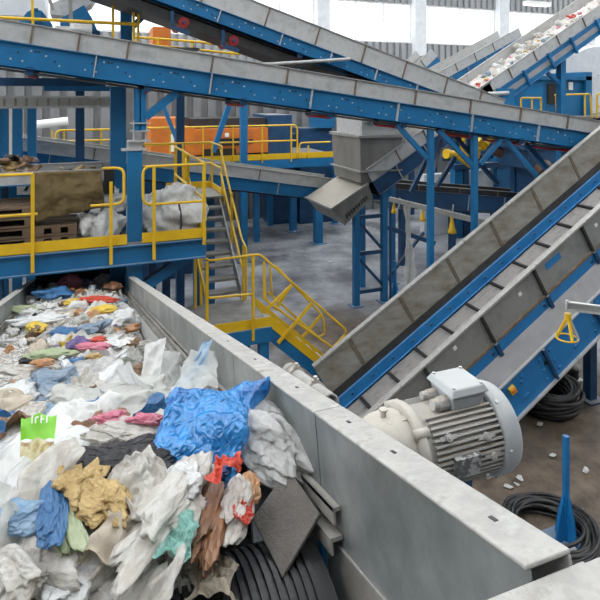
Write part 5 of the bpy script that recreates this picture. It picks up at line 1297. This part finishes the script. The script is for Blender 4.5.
for px in (-10, 80, 180):
    x = at(px, 40, y=14.4).x; mb = MB(); mb.beam((x, 14.4, 0), (x, 14.4, wz-.1), .2, .2); mb.build('support_leg', 'blue_dark', um)
yv = 11.2
def rz(px, py): return at(px, py, y=yv)
zt = rz(60, 20).z
railing('guard_rail', 'yellow guard rail along the high walkway above the long conveyor',
        [('top_rail', [rz(-30, 16), rz(113, 23), rz(137, 24)]), ('mid_rail', [rz(43, 19.5), rz(137, 24.5)])],
        [(rz(33, 30), rz(32, -20)), (rz(113, 45), rz(113, -20)), (rz(134, 45), rz(133, -20)), (rz(138, 45), rz(139, -20))], r=.03)
railing('guard_rail', 'yellow guard rail continuing right of the high blue post, behind the orange cabinet',
        [('top_rail', [at(135, 37, y=13.5), at(200, 42, y=13.5), at(240, 48, y=13.5)]), ('mid_rail', [at(140, 44, y=13.5), at(240, 54, y=13.5)])],
        [(at(px, 56, y=13.5), at(px, 37+(px-135)*.1, y=13.5)) for px in (158, 192, 232)], r=.03)
x = at(126, 20, y=11.9).x
mb = MB(); mb.beam((x, 11.9, wz), (x, 11.9, 9.0), .22, .2); mb.beam((x, 11.8, at(126, 34, y=11.9).z), at(157, 2, y=11.8), .12, .12)
tag(mb.build('steel_post', 'blue'), 'high blue post with a diagonal strut, rising above the long conveyor', 'post')
mb = MB(); bx(mb, 153, 27, 171, 47, 13.8, .8); oc = mb.build('electric_cabinet', 'orange'); tag(oc, 'small orange cabinet under the steep high conveyor', 'cabinet')
mb = MB(); bx(mb, 62, 1, 71, 8, YU+.3, .1)

# dark under-structure that shows through the gaps below the long conveyor
def simple(name, label, cat, m, rects, y, dy, z0=None, group=None):
    """one body per rect; more rects become parts"""
    if len(rects) == 1:
        mb = MB(); bx(mb, *rects[0][:4], y, dy, z0=z0); return tag(mb.build(name, m, bevel=.02), label, cat, group)
    r = rects[0]; t = thing(name, at((r[0]+r[2])/2, r[3], y=y+dy/2), label, cat, group)
    for q in rects:
        mb = MB(); bx(mb, *q[:4], y+(q[5] if len(q) > 5 else 0), dy, z0=(z0 if len(q) < 7 else q[6])); mb.build(q[4], q[7] if len(q) > 7 else m, t)
    return t
kf = frame_line((392, 183), (560, 196), 15.5)
conveyor('belt_conveyor', 'low dark blue conveyor behind the braced trestle, half hidden by the climbing slatted one', kf, 1.2, .18, .55, [1, 2.6, 4.2], [1.5, 3, 4.5], gm='dark', bm_='blue_dark')
for px in (402, 452, 512):
    x = at(px, 220, y=15.7).x; mb = MB(); mb.beam((x, 15.7, 0), (x, 15.7, kf.P(0, 0, -.9).z), .18, .18)
    tag(mb.build('steel_post', 'blue_dark'), 'dark blue leg of the low conveyor behind the trestle, '+{402: 'leftmost', 452: 'middle', 512: 'rightmost'}[px], 'post')
tk = thing('storage_tank', at(480, 198, y=18), 'translucent white tank in a dark blue frame behind the trestle', 'tank')
mb = MB(); bx(mb, 470, 170, 495, 193, 18, 1.1); mb.build('tank_body', 'tank', tk, bevel=.08)
mb = MB(); bx(mb, 455, 160, 463, 240, 17.8, .3, z0=0); mb.build('frame_post', 'blue', tk)
mb = MB(); bx(mb, 464, 160, 469, 240, 17.8, .3, z0=0); mb.build('frame_post', 'blue_dark', tk)
mb = MB(); bx(mb, 497, 150, 510, 240, 17.8, .4, z0=0); mb.build('frame_post', 'blue', tk)
mb = MB(); bx(mb, 512, 148, 520, 240, 18.2, .4, z0=0); mb.build('frame_post', 'blue_dark', tk)
mb = MB(); bx(mb, 455, 163, 520, 168, 17.7, .3); mb.build('top_beam', 'blue_dark', tk)
mb = MB(); bx(mb, 470, 194, 497, 198, 17.7, 1.3); mb.build('shelf', 'galv', tk)
gp = simple('sheet_screen', 'pale grey sheet panel left of the white tank, behind the trestle', 'screen', 'housing', [(424, 174, 452, 188)], 18.6, .3, z0=0)
# yellow actuators
ya = thing('yellow_actuator', at(465, 163, y=16.5), 'cluster of yellow pneumatic actuators under the long conveyor, behind the trestle', 'actuator')
for (a0, a1, r_) in (((448, 154), (465, 155), .14), ((463, 146), (468, 163), .09), ((478, 140), (484, 148), .12), ((486, 144), (492, 138), .09), ((458, 158), (470, 166), .07), ((479, 149), (477, 158), .08), ((464, 138), (462, 148), .07)):
    mb = MB(); a = at(*a0, y=16.4); b = at(*a1, y=16.5); mb.tube(a, b, r_, 12); mb.tube(a-(b-a)*.12, a, r_*1.25, 12); mb.build('cylinder', 'yellow', ya)
MB().box(at(445, 160, y=16.5).x, at(495, 160, y=16.5).x, 16.6, 16.7, at(470, 160, y=16.5).z, at(470, 156, y=16.5).z).build('mounting_rail', 'blue_dark', ya)
mb = MB(); mb.tube(at(492, 148, y=16), at(540, 168, y=15.2), .22, 16); tag(mb.build('duct_pipe', 'hose'), 'thick brown pipe sloping behind the right half of the trestle', 'pipe')
simple('blue_machine', 'blue machine body behind the far right braces of the long conveyor', 'machine', 'blue_dark', [(528, 148, 570, 168, 'body'), (525, 144, 575, 149, 'top_plate', -.1), (540, 168, 545, 200, 'leg', 0, 0), (562, 168, 567, 200, 'leg', 0, 0)], 14.5, 1.4)
mb = MB(); mb.tube(at(541, 166, y=14.2), at(546, 172, y=14), .3, 18); mb.tube(at(536, 186, y=14.2), at(552, 178, y=14), .05, 8)
tag(mb.build('belt_pulley', 'hose'), 'red-brown pulley under the blue machine body at the right', 'pulley')
# dark plant filling the distance under the long conveyor
simple('baling_press', 'dark blue press body far behind the grey hopper', 'press', 'blue_dark', [(300, 128, 332, 150, 'body'), (270, 134, 300, 152, 'side_box', .4), (318, 112, 335, 128, 'top_box', -.3, None, 'blue')], 22.2, 1.0, z0=0)
simple('dark_machine', 'dark machine block far behind the right part of the orange machine', 'machine', 'blue_dark', [(262, 112, 310, 134, 'body'), (270, 105, 305, 113, 'hood', .2)], 25, 3, z0=0)
simple('sorting_cabin', 'large dark grey cabin far behind the braced trestle', 'cabin', 'galv_b', [(388, 132, 470, 170, 'wall'), (388, 128, 475, 133, 'roof', -.2, None, 'dark')], 24.5, 3, z0=0)
simple('sorting_cabin', 'dark blue cabin far behind the tank and thick brown pipe', 'cabin', 'blue_dark', [(500, 120, 600, 170, 'wall'), (498, 117, 605, 121, 'roof', -.2, None, 'dark')], 21.5, 3, z0=0)
simple('dark_machine', 'dark machine row low behind the low long conveyor at the left', 'machine', 'blue_dark', [(128, 168, 176, 205, 'body'), (150, 160, 200, 170, 'hood', .3)], 17, 1.2, z0=0)
for (px, y, lb) in ((256.5, 20.2, 'slim blue post on the open floor right of the stairs, nearest to them'), (270, 22.5, 'distant dark blue post beneath the rear deck')):
    x = at(px, 200, y=y).x; mb = MB(); mb.beam((x, y, 0), (x, y, at(px, 163, y=y).z), .2, .2); tag(mb.build('steel_post', 'blue'), lb, 'post')

# upper right: blue cabin, pale housing, yellow rails
simple('control_cabin', 'blue cabin with a dark window under the pale housing, upper right', 'cabin', 'blue', [(543, 78, 590, 116, 'wall'), (548, 84, 566, 104, 'doorway', -.05, None, 'black'), (569, 82, 573, 90, 'door_handle', -.06, None, 'white'), (586, 72, 592, 116, 'corner_post', -.15), (541, 76, 592, 80, 'top_beam', -.15)], 16.5, 1.8, z0=None)
mb = MB(); po_ = [at(566, 76, y=17.5), at(566, 58, y=17.5), at(588, 48, y=17.5), at(640, 40, y=17.5), at(640, 70, y=17.5), at(592, 76, y=17.5)]
mb.prism(po_, (0, 1.6, 0)); tag(mb.build('machine_housing', 'housing'), 'pale grey slanted housing beside the upper right edge', 'housing')
simple('wall_panel', 'pale panel right of the blue cabin at the right edge', 'panel', 'housing', [(592, 76, 640, 112)], 17, .2)
zc_ = at(560, 116, y=15.5).z
cf = thing('steel_platform', (at(560, 116, y=16).x, 16, 0), 'high walkway under the upper right blue cabin', 'walkway')
MB().box(at(505, 116, y=15.5).x, at(680, 116, y=15.5).x, 15.5, 18.6, zc_-.1, zc_-.04).build('deck_plate', 'stair', cf)
for px in (515, 600, 670):
    for y in (15.7, 18.3):
        x = at(px, 116, y=15.7).x; mb = MB(); mb.beam((x, y, 0), (x, y, zc_-.1), .2, .2); mb.build('leg', 'blue_dark', cf)
def r5(px, py): return at(px, py, y=15.4)
railing('guard_rail', 'bright yellow guard rail in front of the upper right blue cabin',
        [('top_rail', [r5(555, 95), r5(590, 94), r5(592, 118)]), ('loop_rail', [r5(521, 118), r5(521, 98), r5(541, 98)])],
        [(r5(557, 116), r5(556, 95)), (r5(585, 116), r5(585, 94.5)), (r5(532, 118), r5(532, 98)), (r5(541, 118), r5(541, 98))], r=.035, bend=.08)
railing('guard_rail', 'bright yellow guard rail at the far right edge before the pale panel',
        [('top_rail', [r5(597, 118), r5(597, 94), r5(640, 93)]), ('mid_rail', [r5(597, 106), r5(640, 105)])], [(r5(615, 118), r5(615, 94))], r=.035, bend=.08)

# ------------------------------------------------------------------ small things on and over the floor
# horizontal bar with yellow hanging cones
a = at(390, 199, z=3.02); b = at(489, 223.5, z=3.02)
hb_ = thing('support_bar', (a+b)/2, 'slim grey bar holding three yellow cones, in front of the low dark conveyor', 'bar')
mb = MB(); mb.beam(a, b, .09, .10); mb.build('bar', 'galv_b', hb_)
for (px, h_, w_) in ((394, .28, .06), (425, .28, .065), (453, .36, .09)):
    t_ = (px-390)/99.0; t_ = t_*1.05; p = a.lerp(b, min(t_, .97)); mb = MB()
    mb.lathe((p.x, p.y-.02, p.z-.03-h_), (0, 0, 1), [(0, .01), (0, w_), (.04, w_), (.10, w_*.7), (h_*.8, w_*.35), (h_, w_*.5), (h_, .01)], 12); mb.build('yellow_cone', 'yellow', hb_)
for t_ in (.02, .99):
    p = a.lerp(b, t_); mb = MB(); mb.tube((p.x, p.y+.05, 0), (p.x, p.y+.05, p.z), .03, 8); mb.build('stand_post', 'blue_dark', hb_)
# hanging strip of clear film
a = at(407, 204, d=13.0); b = at(411, 292, d=13.0); mb = MB(); vs = []
for j in range(30):
    t_ = j/29; c = a.lerp(b, t_); w_ = .05+.10*t_+.02*math.sin(j*.9)
    for i in range(8): q = i/7*2-1; vs.append(c+V((q*w_, .05*math.sin(q*5+j*.3), 0)))
mb.add(vs, [(j*8+i, j*8+i+1, (j+1)*8+i+1, (j+1)*8+i) for j in range(29) for i in range(7)], 0, True)
tag(mb.build('film_strip', M['f_pearl']), 'long thin strip of pale film hanging down from the slim grey bar', 'film')
def stake(name, base, h, w_, label):
    t = thing(name, base, label, 'stand'); x, y, z = base
    mb = MB(); mb.box(x-w_*1.3, x+w_*1.3, y-w_*1.3, y+w_*1.3, 0, .02); mb.build('base_plate', 'blue', t)
    for k in range(2):
        dx, dy = (1, 0) if k == 0 else (0, 1)
        pts = [(x-dx*w_, y-dy*w_, .02), (x+dx*w_, y+dy*w_, .02), (x+dx*w_*.7, y+dy*w_*.7, h*.22), (x+dx*.03, y+dy*.03, h*.48), (x-dx*.03, y-dy*.03, h*.48), (x-dx*w_*.7, y-dy*w_*.7, h*.22)]
        mb = MB(); mb.prism([V(p)-V((dy, dx, 0))*.012 for p in pts], V((dy, dx, 0))*.024); mb.build('gusset_plate', 'blue_bright', t)
    mb = MB(); mb.beam((x, y, .02), (x, y, h), .06, .06); mb.build('post', 'blue_bright', t)
    mb = MB(); mb.box(x+w_*.25, x+w_*.55, y-.03, y-.014, .14, .24); mb.build('sticker', 'white', t)
    return t
bs = at(566, 541, z=0)
d_ = (bs-CAM).dot(FWD)
stake('blue_stand', (bs.x, bs.y, 0), (541-436)/F_PX*d_, .17, 'blue steel stand with triangular gussets rising from a ring of black hose')
bs2 = at(395, 300, z=0)
stake('blue_stand', (bs2.x, bs2.y, 0), 1.05, .16, 'distant pointed blue stand between the hopper trestle and the hanging strip')
def coil(c, R, r, n, label, seed, flat=1.0):
    rn = random.Random(seed); mb = MB()
    for k in range(n):
        a0 = 2*math.pi*rn.random(); rr = R*(1-.30*rn.random()); z0 = r+rn.random()*r*7*flat; pts = []
        tx, ty = rn.uniform(-.04, .04), rn.uniform(-.04, .04)
        for i in range(33):
            t_ = 2*math.pi*i/32; pts.append((c.x+math.cos(t_)*rr*(1+.03*math.sin(3*t_+a0))+tx, c.y+math.sin(t_)*rr+ty, max(r, z0+.03*math.sin(2*t_+a0))))
        mb.path(pts, r, 7)
    return tag(mb.build('hose_coil', 'tyre'), label, 'coil')
cc = at(548, 530, z=0.1); coil(cc, .56, .022, 26, 'black hose coiled on the dirty floor round the foot of the near blue stand', 4)
cc = at(543, 392, z=0.2); coil(cc, .62, .035, 26, 'black coil lying in the shade under the big slatted conveyor', 9, 1.4)
mb = MB(); a = at(398, 489, z=.1)
# yellow ring guard on a bar at the right edge
yb_ = thing('support_bar', at(583, 303, d=6.0), 'pale bar reaching in from the right edge with a yellow ring on its end', 'bar')
a = at(567, 302, d=6.0); b = at(640, 311, d=5.9)
mb = MB(); mb.beam(a, b, .05, .012); mb.beam(a+V((0, 0, -.08)), b+V((0, 0, -.08)), .05, .012); mb.beam(a+V((0, .02, -.04)), b+V((0, .02, -.04)), .008, .08); mb.beam(a+V((0, 0, .02)), a+V((0, 0, -.09)), .03, .03); mb.build('channel', 'galv', yb_)
c = at(568, 316, d=6.0); mb = MB(); mb.tube(c+V((0, 0, .03)), c+V((0, 0, -.04)), .035, 12); mb.build('clamp', 'yellow', yb_)
rc = at(567, 338, d=6.0); pts = [(rc.x+.11*math.cos(2*math.pi*i/24), rc.y+.11*math.sin(2*math.pi*i/24), rc.z) for i in range(25)]
MB().path(pts, .009, 6).build('ring', 'yellow', yb_)
for ang in (2.6, 4.4, 5.6):
    e = V((rc.x+.11*math.cos(ang), rc.y+.11*math.sin(ang), rc.z)); MB().beam(c, e, .025, .025).build('strut', 'galv' if ang == 5.6 else 'yellow', yb_)
mb = MB(); mb.beam((b.x, b.y, 0), (b.x, b.y, b.z+.1), .08, .08); mb.build('stand_post', 'blue', yb_)
# scraps on the floor
sp = [(517, 484), (508, 486), (506, 507), (523, 509), (583, 522), (579, 509), (594, 527), (520, 478), (540, 424), (497, 488), (574, 548), (528, 503), (404, 233), (302, 251), (308, 212), (586, 470), (553, 455), (385, 270), (295, 231), (425, 281), (470, 268), (330, 262)]
for i, (px, py) in enumerate(sp):
    if py > 400 and px < 500: continue
    p = at(px, py, z=.03); s_ = rnd.uniform(.07, .15)
    put('paper_scrap', rnd.choice(protoL).copy(), p, 'f_paper', 'one of the small white scraps lying on the floor '+('by the blue stand' if py > 400 else 'of the open hall'), 'scrap', 'white scraps on the floor '+('by the blue stand' if py > 400 else 'of the open hall'), rot=(0, 0, rnd.uniform(0, 6)), scale=(s_, s_*.7, s_*.35))
# high lamp
p = at(537, 6, y=26)
lp = thing('high_bay_lamp', p, 'white high-bay lamp glowing before the top of the windows, upper right', 'lamp')
MB().box(p.x-.9, p.x+.9, p.y-.2, p.y+.2, p.z+.05, p.z+.25).build('housing', 'white', lp)
MB().box(p.x-.85, p.x+.85, p.y-.17, p.y+.17, p.z+.02, p.z+.05).build('lamp_glass', glow('lamp_glow', (1, 1, 1), 6), lp)
for dx in (-.6, .6): MB().tube((p.x+dx, p.y, p.z+.25), (p.x+dx, p.y, 14.0), .015, 6).build('hanger', 'galv_b', lp)
